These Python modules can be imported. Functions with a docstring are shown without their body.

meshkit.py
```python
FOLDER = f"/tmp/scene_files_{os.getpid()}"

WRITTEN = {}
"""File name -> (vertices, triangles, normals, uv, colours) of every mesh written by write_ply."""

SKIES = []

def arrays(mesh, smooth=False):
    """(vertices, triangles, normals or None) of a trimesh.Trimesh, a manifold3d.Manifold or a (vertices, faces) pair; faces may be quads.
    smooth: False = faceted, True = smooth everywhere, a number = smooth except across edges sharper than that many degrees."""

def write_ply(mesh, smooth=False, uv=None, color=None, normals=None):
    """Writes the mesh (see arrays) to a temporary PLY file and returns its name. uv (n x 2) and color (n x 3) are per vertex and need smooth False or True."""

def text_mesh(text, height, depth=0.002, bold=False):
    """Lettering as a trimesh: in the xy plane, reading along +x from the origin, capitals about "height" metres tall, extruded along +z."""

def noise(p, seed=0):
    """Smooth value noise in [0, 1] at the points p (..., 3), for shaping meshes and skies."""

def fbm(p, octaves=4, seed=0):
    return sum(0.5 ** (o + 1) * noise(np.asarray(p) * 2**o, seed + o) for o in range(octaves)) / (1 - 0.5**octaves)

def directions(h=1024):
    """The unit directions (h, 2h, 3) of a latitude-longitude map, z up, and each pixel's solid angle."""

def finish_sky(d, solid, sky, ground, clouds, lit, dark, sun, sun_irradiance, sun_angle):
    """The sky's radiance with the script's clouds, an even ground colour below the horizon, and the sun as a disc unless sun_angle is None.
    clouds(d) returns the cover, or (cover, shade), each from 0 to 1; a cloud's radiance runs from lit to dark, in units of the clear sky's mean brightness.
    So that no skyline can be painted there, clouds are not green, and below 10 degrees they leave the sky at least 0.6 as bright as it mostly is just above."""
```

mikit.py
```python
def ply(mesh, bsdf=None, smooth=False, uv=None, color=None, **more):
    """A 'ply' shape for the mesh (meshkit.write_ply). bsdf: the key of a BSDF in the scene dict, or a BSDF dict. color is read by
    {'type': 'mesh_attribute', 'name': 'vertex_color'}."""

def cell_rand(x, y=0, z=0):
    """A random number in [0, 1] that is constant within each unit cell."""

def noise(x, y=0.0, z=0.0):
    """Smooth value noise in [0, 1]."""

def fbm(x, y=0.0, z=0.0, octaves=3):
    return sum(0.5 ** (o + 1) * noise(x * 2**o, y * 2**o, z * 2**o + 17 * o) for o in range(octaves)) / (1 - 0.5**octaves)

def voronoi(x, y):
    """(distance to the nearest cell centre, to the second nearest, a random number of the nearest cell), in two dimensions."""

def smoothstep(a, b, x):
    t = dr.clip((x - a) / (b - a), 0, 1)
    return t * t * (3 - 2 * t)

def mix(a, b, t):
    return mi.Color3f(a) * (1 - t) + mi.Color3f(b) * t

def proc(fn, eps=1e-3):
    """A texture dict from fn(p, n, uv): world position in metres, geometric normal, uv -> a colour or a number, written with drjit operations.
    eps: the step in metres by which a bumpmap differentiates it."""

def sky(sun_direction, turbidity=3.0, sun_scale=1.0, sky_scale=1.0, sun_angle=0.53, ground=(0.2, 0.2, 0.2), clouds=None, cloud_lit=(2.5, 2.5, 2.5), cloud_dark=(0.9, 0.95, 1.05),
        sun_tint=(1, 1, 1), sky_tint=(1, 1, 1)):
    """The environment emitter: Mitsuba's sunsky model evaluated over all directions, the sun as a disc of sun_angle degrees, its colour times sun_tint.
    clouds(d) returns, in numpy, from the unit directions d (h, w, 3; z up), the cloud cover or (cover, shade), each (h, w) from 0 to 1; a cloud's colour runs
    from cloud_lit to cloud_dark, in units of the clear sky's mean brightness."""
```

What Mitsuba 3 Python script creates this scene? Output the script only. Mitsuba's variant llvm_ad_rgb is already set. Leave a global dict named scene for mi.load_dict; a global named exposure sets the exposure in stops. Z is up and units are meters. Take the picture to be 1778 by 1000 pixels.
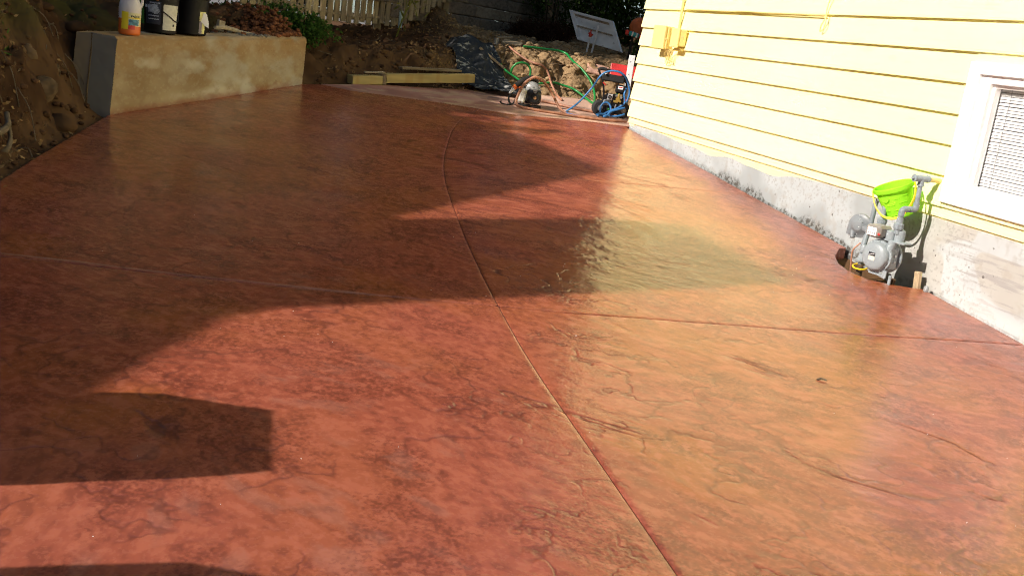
import math
import numpy as np
import trimesh
import shapely
from scipy import ndimage
from scipy.spatial import Delaunay
import drjit as dr
import mitsuba as mi
import mikit
import meshkit
from mikit import proc, noise, fbm, voronoi, smoothstep, mix, cell_rand

# World: x = distance from the house wall (the wall face is x = 0, the open yard is at negative x), y = along the wall away from the camera, z up, metres.
T = mi.ScalarTransform4f
scene, labels = {"type": "scene"}, {}

# ---------------------------------------------------------------- camera, light, exposure
CAM = np.array([-4.6513, 0.0, 1.715])
FWD, UP = np.array([0.299736, 0.923307, -0.240130]), np.array([-0.053686, 0.267628, 0.962025])
scene["camera"] = {
    "type": "perspective", "fov": 53.86, "fov_axis": "x", "near_clip": 0.05, "far_clip": 400.0,
    "to_world": T().look_at(origin=CAM.tolist(), target=(CAM + FWD).tolist(), up=UP.tolist()),
}
AZ, EL = math.radians(15.0), math.radians(33.0)
SUN = (-math.cos(EL) * math.cos(AZ), -math.cos(EL) * math.sin(AZ), math.sin(EL))
scene["sky"] = mikit.sky(SUN, turbidity=3, sun_tint=(0.89, 1.0, 1.30), sky_scale=0.62, sky_tint=(1.06, 0.97, 0.86))
exposure = 2.36


# ---------------------------------------------------------------- helpers
RNG = np.random.default_rng(11)


def numbered(key):
    if key not in scene:
        return key
    k = 1
    while f"{key}_{k:03d}" in scene:
        k += 1
    return f"{key}_{k:03d}"


def thing(name, label, cat, group=None, kind=None):
    """the key of a thing whose parts follow"""
    key, k = name, 1
    while key in labels or key in scene:
        key, k = f"{name}_{k:03d}", k + 1
    labels[key] = {"label": label, "category": cat}
    if group:
        labels[key]["group"] = group
    if kind:
        labels[key]["kind"] = kind
        if kind == "structure":
            labels[key].pop("category", None)
    return key


def part(parent, name, mesh, mat, smooth=30, label=None, kind=None, **more):
    key = numbered(f"{parent}__{name}")
    scene[key] = mikit.ply(mesh, mat, smooth, **more)
    if label or kind:
        labels[key] = {}
        if label:
            labels[key]["label"] = label
        if kind:
            labels[key]["kind"] = kind
    return key


def single(name, mesh, mat, label, cat=None, group=None, kind=None, smooth=30, **more):
    key = thing(name, label, cat, group, kind)
    if cat is None:
        labels[key].pop("category", None)
    scene[key] = mikit.ply(mesh, mat, smooth, **more)
    return key


def join(*meshes):
    ms = []
    for m in meshes:
        ms.extend(m if isinstance(m, (list, tuple)) else [m])
    v, f, n = [], [], 0
    for m in ms:
        v.append(np.asarray(m.vertices))
        f.append(np.asarray(m.faces) + n)
        n += len(m.vertices)
    return trimesh.Trimesh(np.vstack(v), np.vstack(f), process=False)


def rot(axis, deg):
    return trimesh.transformations.rotation_matrix(math.radians(deg), axis)


def mv(mesh, loc=(0, 0, 0), rx=0, ry=0, rz=0):
    m = mesh.copy()
    for a, d in (((1, 0, 0), rx), ((0, 1, 0), ry), ((0, 0, 1), rz)):
        if d:
            m.apply_transform(rot(a, d))
    m.apply_translation(loc)
    return m


def box(size, c=0.0, loc=(0, 0, 0), **r):
    """a box with chamfered edges, centred"""
    h = np.asarray(size, float) / 2
    c = min(c, h.min() * 0.49)
    if c <= 0:
        return mv(trimesh.creation.box(size), loc, **r)
    pts = []
    for s in np.ndindex(2, 2, 2):
        s = np.array(s) * 2 - 1
        for k in range(3):
            q = h - c
            q[k] = h[k]
            pts.append(s * q)
    return mv(trimesh.Trimesh(np.array(pts)).convex_hull, loc, **r)


def span(x0, x1, y0, y1, z0, z1, c=0.0):
    return box((x1 - x0, y1 - y0, z1 - z0), c, ((x0 + x1) / 2, (y0 + y1) / 2, (z0 + z1) / 2))


def curve(pts, n=8):
    """a smooth line through the points (Catmull-Rom)"""
    p = np.asarray(pts, float)
    q = np.vstack([2 * p[0] - p[1], p, 2 * p[-1] - p[-2]])
    out = []
    for i in range(1, len(q) - 2):
        for t in np.linspace(0, 1, n, endpoint=False):
            a, b, c, d = q[i - 1:i + 3]
            out.append(0.5 * (2 * b + (c - a) * t + (2 * a - 5 * b + 4 * c - d) * t * t + (3 * b - a - 3 * c + d) * t ** 3))
    out.append(p[-1])
    return np.array(out)


def tube(pts, r, sides=8, caps=True):
    p = np.asarray(pts, float)
    r = np.broadcast_to(np.asarray(r, float), (len(p),))
    t = np.gradient(p, axis=0)
    t /= np.linalg.norm(t, axis=1, keepdims=True) + 1e-12
    a = np.cross(t[0], [0, 0, 1.0] if abs(t[0][2]) < 0.9 else [1.0, 0, 0])
    a /= np.linalg.norm(a)
    rings = []
    ang = np.arange(sides) * 2 * np.pi / sides
    for k in range(len(p)):
        a = a - t[k] * (a @ t[k])
        a /= np.linalg.norm(a)
        b = np.cross(t[k], a)
        rings.append(p[k] + r[k] * (np.cos(ang)[:, None] * a + np.sin(ang)[:, None] * b))
    v = np.vstack(rings)
    f = []
    for k in range(len(p) - 1):
        for j in range(sides):
            i0, i1 = k * sides + j, k * sides + (j + 1) % sides
            f += [(i0, i1, i1 + sides), (i0, i1 + sides, i0 + sides)]
    if caps:
        v = np.vstack([v, p[0], p[-1]])
        n = len(v)
        for j in range(sides):
            f.append((n - 2, (j + 1) % sides, j))
            f.append((n - 1, (len(p) - 1) * sides + j, (len(p) - 1) * sides + (j + 1) % sides))
    return trimesh.Trimesh(v, np.array(f), process=False)


def pipe(pts, r, bend=0.04, sides=14):
    """a pipe of straight runs and round bends"""
    p = [np.asarray(q, float) for q in pts]
    out = [p[0]]
    for a, b, c in zip(p[:-2], p[1:-1], p[2:]):
        u, w = (a - b) / np.linalg.norm(a - b), (c - b) / np.linalg.norm(c - b)
        k = min(bend, 0.49 * np.linalg.norm(a - b), 0.49 * np.linalg.norm(c - b))
        for t in np.linspace(0, 1, 7):
            out.append(b + u * k * (1 - t) ** 2 + w * k * t ** 2)
    out.append(p[-1])
    return tube(np.array(out), r, sides)


def lathe(profile, sides=32, axis="z", loc=(0, 0, 0), **r):
    """(radius, height) pairs from bottom to top, turned round z (or x, y)"""
    pr = np.asarray(profile, float)
    ang = np.arange(sides) * 2 * np.pi / sides
    v = np.stack([pr[:, :1] * np.cos(ang), pr[:, :1] * np.sin(ang), np.repeat(pr[:, 1:], sides, 1)], -1).reshape(-1, 3)
    f = []
    for k in range(len(pr) - 1):
        for j in range(sides):
            i0, i1 = k * sides + j, k * sides + (j + 1) % sides
            f += [(i0, i1, i1 + sides), (i0, i1 + sides, i0 + sides)]
    m = trimesh.Trimesh(v, np.array(f), process=False)
    if axis == "x":
        m.apply_transform(rot((0, 1, 0), 90))
    if axis == "y":
        m.apply_transform(rot((1, 0, 0), -90))
    return mv(m, loc, **r)


def prism(poly, depth):
    """a polygon in xy, extruded along z"""
    p = poly if isinstance(poly, shapely.Polygon) else shapely.Polygon(poly)
    return trimesh.creation.extrude_polygon(p, depth, engine="earcut")


def prism_x(yz, x0, x1):
    """a polygon in (y, z), extruded from x0 to x1"""
    m = prism(yz, x1 - x0)
    v = m.vertices
    return trimesh.Trimesh(np.stack([v[:, 2] + x0, v[:, 0], v[:, 1]], -1), m.faces, process=False)


def prism_y(xz, y0, y1):
    m = prism(xz, y1 - y0)
    v = m.vertices
    return trimesh.Trimesh(np.stack([v[:, 0], v[:, 2] + y0, v[:, 1]], -1), m.faces[:, ::-1], process=False)


def subdiv(mesh, edge):
    v, f = trimesh.remesh.subdivide_to_size(mesh.vertices, mesh.faces, edge, max_iter=12)
    m = trimesh.Trimesh(v, f, process=False)
    m.merge_vertices()
    return m


def rough_up(mesh, amp, freq, seed=1, octaves=3):
    m = mesh.copy()
    n = m.vertex_normals
    m.vertices = m.vertices + n * (meshkit.fbm(m.vertices * freq + seed * 3.7, octaves, seed) - 0.5)[:, None] * 2 * amp
    return m


def rock(r, seed, sub=2, squash=(1, 1, 0.7)):
    m = trimesh.creation.icosphere(sub, 1.0)
    v = m.vertices * (0.75 + 0.6 * (meshkit.fbm(m.vertices * 1.4 + seed * 5.1, 3, seed) - 0.3))[:, None]
    return trimesh.Trimesh(v * np.asarray(squash) * r, m.faces, process=False)


def decal(center, right, up, w, h, t=0.001):
    """a thin sheet lying on a surface"""
    c, r, u = (np.asarray(a, float) for a in (center, right, up))
    r, u = r / np.linalg.norm(r), u / np.linalg.norm(u)
    m = trimesh.creation.box((w, h, t))
    M = np.eye(4)
    M[:3, 0], M[:3, 1], M[:3, 2], M[:3, 3] = r, u, np.cross(r, u), c
    m.apply_transform(M)
    return m


def text_at(s, h, center, right, up, depth=0.001, bold=False):
    m = meshkit.text_mesh(s, h, depth, bold)
    m.apply_translation(-np.array([*(m.bounds.mean(0)[:2]), 0]))
    c, r, u = (np.asarray(a, float) for a in (center, right, up))
    r, u = r / np.linalg.norm(r), u / np.linalg.norm(u)
    M = np.eye(4)
    M[:3, 0], M[:3, 1], M[:3, 2], M[:3, 3] = r, u, np.cross(r, u), c
    m.apply_transform(M)
    return m


def cyl_sheet(c, r, a0, a1, z0, z1, n=10, lift=0.0008):
    """a label wrapped round an upright cylinder: angles in degrees"""
    a = np.radians(np.linspace(a0, a1, n))
    R = r + lift
    v = np.vstack([np.stack([c[0] + R * np.cos(a), c[1] + R * np.sin(a), np.full(n, z)], -1) for z in (z0, z1)])
    f = []
    for k in range(n - 1):
        f += [(k, k + 1, n + k + 1), (k, n + k + 1, n + k)]
    return trimesh.Trimesh(v, np.array(f), process=False)


# ---------------------------------------------------------------- materials
SLOPE = 0.0803


def mat(name, color, rough=0.6, spec=0.5, metallic=0.0, bump=None, bump_eps=1e-3, two=True, **more):
    b = {"type": "principled", "base_color": color if isinstance(color, dict) else {"type": "rgb", "value": list(color)}, "roughness": rough, "specular": spec, "metallic": metallic, **more}
    if bump is not None:
        b = {"type": "bumpmap", "arbitrary": proc(bump, bump_eps), "scale": 1.0, "bsdf": b}
    if two:
        b = {"type": "twosided", "bsdf": b}
    scene[name] = b
    return name


def varied(c, amount=0.25, freq=9.0, dark=None):
    """a colour with uneven tone"""
    lo = [v * (1 - amount) for v in c] if dark is None else dark
    hi = [v * (1 + amount * 0.6) for v in c]

    def fn(p, n, uv):
        t = fbm(p.x * freq, p.y * freq, p.z * freq, 3)
        return mix(lo, hi, smoothstep(0.25, 0.75, t))
    return proc(fn)


# -- the stamped, stained and sealed concrete
def slab_warp(p):
    """along and across the grain of the stamped relief"""
    x, y = p.x, p.y
    a = noise(x * 0.7 + 3.1, y * 0.6, 1.5) - 0.5
    b = noise(x * 0.6, y * 0.8 + 9.3, 4.5) - 0.5
    c = noise(x * 2.3, y * 2.1 + 3.3, 6.5) - 0.5
    return 0.62 * x - 0.78 * y + 0.9 * a + 0.15 * c, 0.78 * x + 0.62 * y + 1.2 * b + 0.2 * c


def slab_crease(p, s, t):
    n = fbm(s * 1.3, t * 3.6, 2.2, 5)
    m = fbm(p.x * 1.9 + 11, p.y * 1.7, 7.7, 5)
    r1 = 1 - dr.abs(2 * n - 1) * 20
    r2 = 1 - dr.abs(2 * m - 1) * 40
    g1 = smoothstep(0.58, 0.74, noise(s * 2.2 + 5, t * 4.7, 3.3))
    g2 = smoothstep(0.62, 0.76, noise(p.x * 2.1 + 31, p.y * 2.0, 8.3))
    return dr.maximum(r1, 0.0) * g1, dr.maximum(r2, 0.0) * g2


def slab_vein(p):
    """a net of hairline creases pressed by the stamp"""
    a = noise(p.x * 3.1 + 2, p.y * 3.3, 5.5) - 0.5
    b = noise(p.x * 3.4 + 8, p.y * 2.9, 9.5) - 0.5
    n = fbm(p.x * 5.2 + 0.5 * a, p.y * 5.8 + 0.5 * b, 1.7, 4)
    g = smoothstep(0.46, 0.66, noise(p.x * 3.7 + 14, p.y * 3.9, 2.1))
    return dr.maximum(1 - dr.abs(2 * n - 1) * 17, 0.0) * g


def slab_rough_patch(p):
    return dr.exp(-dr.square((p.x + 2.05) / 0.55) - dr.square((p.y - 5.75) / 0.75))


def slab_bump(p, n, uv):
    s, t = slab_warp(p)
    c1, c2 = slab_crease(p, s, t)
    rp = slab_rough_patch(p)
    h = 0.0085 * fbm(s * 1.8, t * 2.9, 0.3, 3)
    h = h + (0.0036 + 0.010 * rp) * fbm(s * 10, t * 15, 5.3, 4) + 0.0008 * noise(p.x * 120, p.y * 120, 0.5)
    return h - 0.0034 * c1 - 0.0016 * c2 - 0.0014 * slab_vein(p)


def slab_color(p, n, uv):
    s, t = slab_warp(p)
    c1, c2 = slab_crease(p, s, t)
    big = fbm(p.x * 0.8 + 4, p.y * 0.8, 2.0, 3)
    mid = fbm(s * 3.8 + 7, t * 5.4, 3.0, 5)
    fine = fbm(s * 22, t * 31, 9.0, 4)
    grain = fbm(p.x * 90, p.y * 90, 4.0, 3)
    tint = fbm(s * 1.6 + 20, t * 2.2, 6.0, 3)
    c = mix((0.246, 0.062, 0.035), (0.268, 0.079, 0.028), smoothstep(0.38, 0.66, tint))
    c = mix(c, (0.305, 0.088, 0.057), smoothstep(0.45, 0.75, big) * 0.55)
    c = mix(c, (0.150, 0.036, 0.021), smoothstep(0.46, 0.76, mid) * 0.40)
    c = mix(c, (0.120, 0.032, 0.022), smoothstep(0.50, 0.74, fine) * 0.42)
    c = mix(c, (0.36, 0.112, 0.068), smoothstep(0.54, 0.72, 1 - fine) * 0.6)
    c = mix(c, (0.085, 0.026, 0.019), smoothstep(0.48, 0.74, grain) * smoothstep(0.40, 0.66, mid) * 0.42)
    c = mix(c, (0.34, 0.115, 0.075), smoothstep(0.56, 0.72, 1 - grain) * 0.35)
    pale = smoothstep(0.60, 0.78, fbm(s * 6 + 60, t * 12, 2.0, 4)) * smoothstep(0.5, 0.75, noise(s * 0.8, t * 1.1 + 40, 2.0))
    c = mix(c, (0.27, 0.14, 0.11), pale * 0.25)
    # a whitish bloom along the cross joint at the left
    jd = dr.abs(p.y - 4.79 + (p.x + 3.54) * 0.147 - 0.03 * smoothstep(-4.6, -5.3, p.x))
    bloom = smoothstep(0.018, 0.004, jd) * smoothstep(-3.45, -3.9, p.x) * (0.35 + 0.65 * noise(p.x * 9, p.y * 9, 1.0))
    c = mix(c, (0.34, 0.20, 0.18), bloom * 0.5)
    return mix(c, (0.085, 0.022, 0.016), dr.clip(c1 * 0.55 + c2 * 0.5 + slab_vein(p) * 0.5, 0, 0.7))


def slab_rough(p, n, uv):
    return 0.15 + 0.14 * fbm(p.x * 3, p.y * 3, 8.0, 3)


scene["mat_slab"] = {"type": "bumpmap", "arbitrary": proc(slab_bump, 2e-3), "scale": 1.0,
                     "bsdf": {"type": "principled", "base_color": proc(slab_color), "roughness": proc(slab_rough), "specular": 0.64}}
scene["mat_slab"] = {"type": "twosided", "bsdf": scene["mat_slab"]}


def far_color(p, n, uv):
    u, v = slab_warp(p)
    mid = fbm(u * 2.6 + 7, v * 5.2, 3.0, 4)
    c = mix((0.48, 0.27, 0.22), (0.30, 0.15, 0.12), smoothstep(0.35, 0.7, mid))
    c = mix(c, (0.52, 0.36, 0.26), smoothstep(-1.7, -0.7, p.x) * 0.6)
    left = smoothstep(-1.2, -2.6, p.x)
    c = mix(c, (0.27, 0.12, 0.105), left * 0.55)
    return mix(c, (0.5, 0.36, 0.25), smoothstep(0.52, 0.75, fbm(p.x * 5, p.y * 9, 1.0, 3)) * 0.5)


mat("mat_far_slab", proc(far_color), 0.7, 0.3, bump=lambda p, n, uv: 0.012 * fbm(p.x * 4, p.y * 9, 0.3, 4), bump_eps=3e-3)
mat("mat_joint", (0.11, 0.03, 0.02), 0.8, 0.2)
mat("mat_slab_edge", varied((0.20, 0.075, 0.05), 0.4, 25), 0.85, 0.2)


def dirt_color(p, n, uv):
    a = fbm(p.x * 2.2, p.y * 2.2, p.z * 2.2, 3)
    b = fbm(p.x * 17, p.y * 17, p.z * 17, 3)
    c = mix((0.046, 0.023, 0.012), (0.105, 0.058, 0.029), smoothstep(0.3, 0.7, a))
    light = smoothstep(-2.2, -0.4, p.x + 1.2 * (a - 0.5)) * smoothstep(11.5, 12.5, p.y) * smoothstep(17.5, 15.0, p.y)  # tan subsoil mask; also paints the sunlit brightening into the dirt
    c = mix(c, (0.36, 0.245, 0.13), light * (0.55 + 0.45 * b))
    c = mix(c, (0.07, 0.04, 0.022), smoothstep(0.55, 0.8, b) * 0.6)
    moss = smoothstep(0.52, 0.66, fbm(p.x * 1.7 + 9, p.y * 1.7, 3.0, 3)) * smoothstep(0.98, 1.3, p.z - 0.02 * p.y) * smoothstep(-4.0, -5.0, p.x)
    return mix(c, (0.04, 0.055, 0.015), moss * 0.5)


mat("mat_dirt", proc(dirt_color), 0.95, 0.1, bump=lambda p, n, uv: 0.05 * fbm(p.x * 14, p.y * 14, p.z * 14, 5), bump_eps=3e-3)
mat("mat_clod", varied((0.088, 0.046, 0.024), 0.45, 8), 0.95, 0.1)
mat("mat_red_clod", varied((0.20, 0.082, 0.042), 0.4, 8), 0.95, 0.1)
mat("mat_tan_clod", varied((0.34, 0.235, 0.13), 0.4, 8), 0.95, 0.1)
mat("mat_stone", varied((0.125, 0.082, 0.046), 0.4, 14), 0.9, 0.2)
mat("mat_grey_stone", varied((0.24, 0.215, 0.18), 0.3, 30), 0.9, 0.2)


def retaining_color(p, n, uv):
    a = fbm(p.x * 1.6, p.y * 1.6, p.z * 2.6, 4)
    b = fbm(p.x * 9, p.y * 9, p.z * 12, 3)
    c = mix((0.27, 0.18, 0.095), (0.36, 0.28, 0.175), smoothstep(0.35, 0.68, a))
    c = mix(c, (0.52, 0.47, 0.37), smoothstep(0.56, 0.74, fbm(p.x * 2.3 + 4, p.y * 2.3, p.z * 3.6, 4)) * 0.75)
    c = mix(c, (0.22, 0.13, 0.06), smoothstep(0.55, 0.8, b) * 0.45)
    # rusty run-down from the top, red sealer overspray along the foot, the poured seam near the end
    run = smoothstep(1.05, 1.32, p.z + 0.25 * (fbm(p.x * 7, p.y * 7, 1.0, 3) - 0.5))
    c = mix(c, (0.33, 0.19, 0.075), run * 0.55)
    h = p.z - SLOPE * p.y - 0.0
    foot = 1 - smoothstep(-0.02, 0.075, h - 0.05 * (fbm(p.x * 4, p.y * 4, p.z * 9, 3) - 0.45))
    c = mix(c, (0.22, 0.055, 0.03), foot * 0.75)
    pit = smoothstep(0.86, 0.96, noise(p.x * 47 + p.y * 13, p.y * 43, p.z * 51))
    c = mix(c, (0.17, 0.115, 0.065), pit * 0.5)
    c = mix(c, (0.50, 0.43, 0.31), smoothstep(0.50, 0.72, fbm(p.x * 33, p.y * 33, p.z * 41, 4)) * 0.16)
    c = mix(c, (0.46, 0.45, 0.39), smoothstep(0.47, 0.70, fbm(p.x * 2.9 + 14, p.y * 2.9, p.z * 4.6 + 2, 5)) * smoothstep(9.0, 9.8, p.y) * 0.5)
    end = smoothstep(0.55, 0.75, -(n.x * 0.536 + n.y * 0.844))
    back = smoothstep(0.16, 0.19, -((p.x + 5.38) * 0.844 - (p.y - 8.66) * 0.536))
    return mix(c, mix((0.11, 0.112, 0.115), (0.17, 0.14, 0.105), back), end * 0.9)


mat("mat_retaining", proc(retaining_color), 0.9, 0.2, bump=lambda p, n, uv: 0.006 * fbm(p.x * 30, p.y * 30, p.z * 30, 3), bump_eps=2e-3)
mat("mat_retaining_end", varied((0.27, 0.26, 0.25), 0.25, 11), 0.9, 0.2, bump=lambda p, n, uv: 0.006 * fbm(p.x * 30, p.y * 30, p.z * 30, 3), bump_eps=2e-3)


def foundation_color(p, n, uv):
    h = p.z - SLOPE * p.y
    a = fbm(p.y * 3.0, p.z * 3.4, 1.0, 4)
    b = fbm(p.y * 14, p.z * 14, 2.0, 3)
    c = mix((0.33, 0.365, 0.37), (0.43, 0.475, 0.485), smoothstep(0.3, 0.65, a))
    c = mix(c, (0.58, 0.60, 0.60), smoothstep(6.6, 5.4, p.y) * 0.5)
    c = mix(c, (0.34, 0.325, 0.29), smoothstep(0.6, 0.8, b) * 0.4)
    tan = smoothstep(0.62, 0.68, noise(p.y * 4.4 + 3, p.z * 5.5, 6.0)) * smoothstep(6.2, 5.4, p.y)
    c = mix(c, (0.40, 0.34, 0.25), tan * 0.4)
    scrape = smoothstep(0.5, 0.75, fbm(p.y * 5, p.z * 60, 3.0, 3)) * smoothstep(0.5, 0.7, noise(p.y * 2.6, p.z * 3.1, 9.0)) * smoothstep(5.8, 5.2, p.y)
    c = mix(c, (0.33, 0.32, 0.31), scrape * 0.75)
    white = smoothstep(0.16, 0.0, h - 0.1 * (a - 0.5)) * smoothstep(5.6, 5.0, p.y)
    c = mix(c, (0.66, 0.66, 0.64), white * 0.7)
    # black mould along the foot, thickest in the middle of the wall
    zone = smoothstep(5.7, 6.6, p.y) * smoothstep(9.6, 8.2, p.y)
    reach = 0.008 + 0.12 * zone * smoothstep(0.25, 0.8, fbm(p.y * 4.6, 3.0, 1.0, 4))
    sp = fbm(p.y * 42, p.z * 42, 5.0, 3)
    mould = smoothstep(1.0, 0.0, h / reach) * (0.25 + 0.75 * smoothstep(0.38, 0.66, sp)) * (0.3 + 0.7 * zone)
    c = mix(c, (0.05, 0.038, 0.026), dr.clip(mould, 0, 0.85))
    fine_ = fbm(p.y * 60, p.z * 60, 7.0, 3)
    c = mix(c, (0.26, 0.25, 0.22), smoothstep(0.55, 0.75, fine_) * smoothstep(0.4, 0.6, a) * 0.45)
    spots = smoothstep(0.80, 0.86, noise(p.y * 37, p.z * 37, 2.5)) * smoothstep(0.45, 0.7, noise(p.y * 3, p.z * 5, 8.0))
    c = mix(c, (0.10, 0.09, 0.08), spots * 0.8)
    # house paint lapped down over the top of the concrete
    drip = 0.93 - 0.045 * smoothstep(6.9, 7.6, p.y) * smoothstep(10.3, 8.8, p.y) * (0.4 + 1.2 * noise(p.y * 2.6, 2.0, 2.0)) - 0.012
    return mix(c, (0.86, 0.81, 0.42), smoothstep(-0.003, 0.003, p.z - drip))


mat("mat_foundation", proc(foundation_color), 0.9, 0.2, bump=lambda p, n, uv: 0.006 * fbm(p.y * 24, p.z * 24, 1.0, 4), bump_eps=2e-3)


def siding_color(p, n, uv):
    t = fbm(p.y * 1.3, p.z * 5, 1.0, 3)
    c = mix((0.89, 0.87, 0.47), (0.92, 0.90, 0.51), t)
    return mix(c, (0.76, 0.70, 0.36), smoothstep(0.66, 0.85, fbm(p.y * 6, p.z * 30, 3.0, 3)) * 0.25)


mat("mat_siding", proc(siding_color), 0.55, 0.35, bump=lambda p, n, uv: 0.0025 * fbm(p.y * 3, p.z * 90, p.x * 3, 3), bump_eps=2e-3)
mat("mat_yellow_paint", (0.80, 0.66, 0.27), 0.5, 0.4)
mat("mat_white_trim", varied((0.83, 0.83, 0.81), 0.05, 6), 0.45, 0.4)
mat("mat_blind", (0.82, 0.83, 0.83), 0.5, 0.3)
mat("mat_dark_room", (0.42, 0.42, 0.42), 0.9, 0.1)
scene["mat_pane"] = {"type": "thindielectric", "int_ior": 1.5}
mat("mat_roof", varied((0.09, 0.085, 0.08), 0.3, 14), 0.9, 0.1)
mat("mat_neighbour_wall", varied((0.42, 0.38, 0.31), 0.1, 3), 0.8, 0.2)
mat("mat_brick", varied((0.25, 0.10, 0.07), 0.3, 18), 0.9, 0.1)


def wood(dark, light, ax="z", freq=40, rough=0.85, name=None):
    def fn(p, n, uv):
        q = (p.x, p.y, p.z)
        k = "xyz".index(ax)
        s = [q[i] * (freq if i != k else freq * 0.05) for i in range(3)]
        g = fbm(s[0], s[1], s[2], 3)
        b = fbm(p.x * 4, p.y * 4, p.z * 4, 2)
        return mix(dark, light, smoothstep(0.2, 0.8, g * 0.6 + b * 0.4))
    return mat(name, proc(fn), rough, 0.2)


for k, (a, b) in enumerate((((0.20, 0.15, 0.085), (0.36, 0.28, 0.17)), ((0.17, 0.13, 0.085), (0.30, 0.245, 0.16)), ((0.24, 0.19, 0.11), (0.42, 0.34, 0.21)))):
    wood(a, b, "z", 45, name=f"mat_slat_{k}")
for k, (a, b) in enumerate((((0.15, 0.11, 0.07), (0.30, 0.23, 0.16)), ((0.11, 0.085, 0.06), (0.23, 0.18, 0.135)), ((0.17, 0.14, 0.105), (0.31, 0.26, 0.20)))):
    wood(a, b, "y", 30, name=f"mat_tie_{k}")
wood((0.16, 0.115, 0.07), (0.30, 0.23, 0.15), "x", 30, name="mat_old_wood")
wood((0.28, 0.22, 0.15), (0.48, 0.40, 0.29), "x", 40, name="mat_driftwood")


def lumber_color(p, n, uv):
    t = fbm(p.x * 3, p.y * 3, p.z * 30, 3)
    c = mix((0.34, 0.26, 0.10), (0.46, 0.36, 0.15), t)
    return mix(c, (0.34, 0.20, 0.06), smoothstep(0.55, 0.75, fbm(p.x * 9, p.y * 3, 2.0, 3)) * 0.5)


mat("mat_lumber", proc(lumber_color), 0.6, 0.3)


def leafy(name, dark, light, trans=0.5):
    def fn(p, n, uv):
        t = fbm(p.x * 3.1, p.y * 3.1, p.z * 3.1, 2) * 0.5 + 0.5 * cell_rand(p.x * 23, p.y * 23, p.z * 23)
        return mix(dark, light, t)
    scene[name] = {"type": "principledthin", "base_color": proc(fn), "roughness": 0.6, "diff_trans": trans, "spec_trans": 0.0, "eta": 1.4}
    return name


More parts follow.
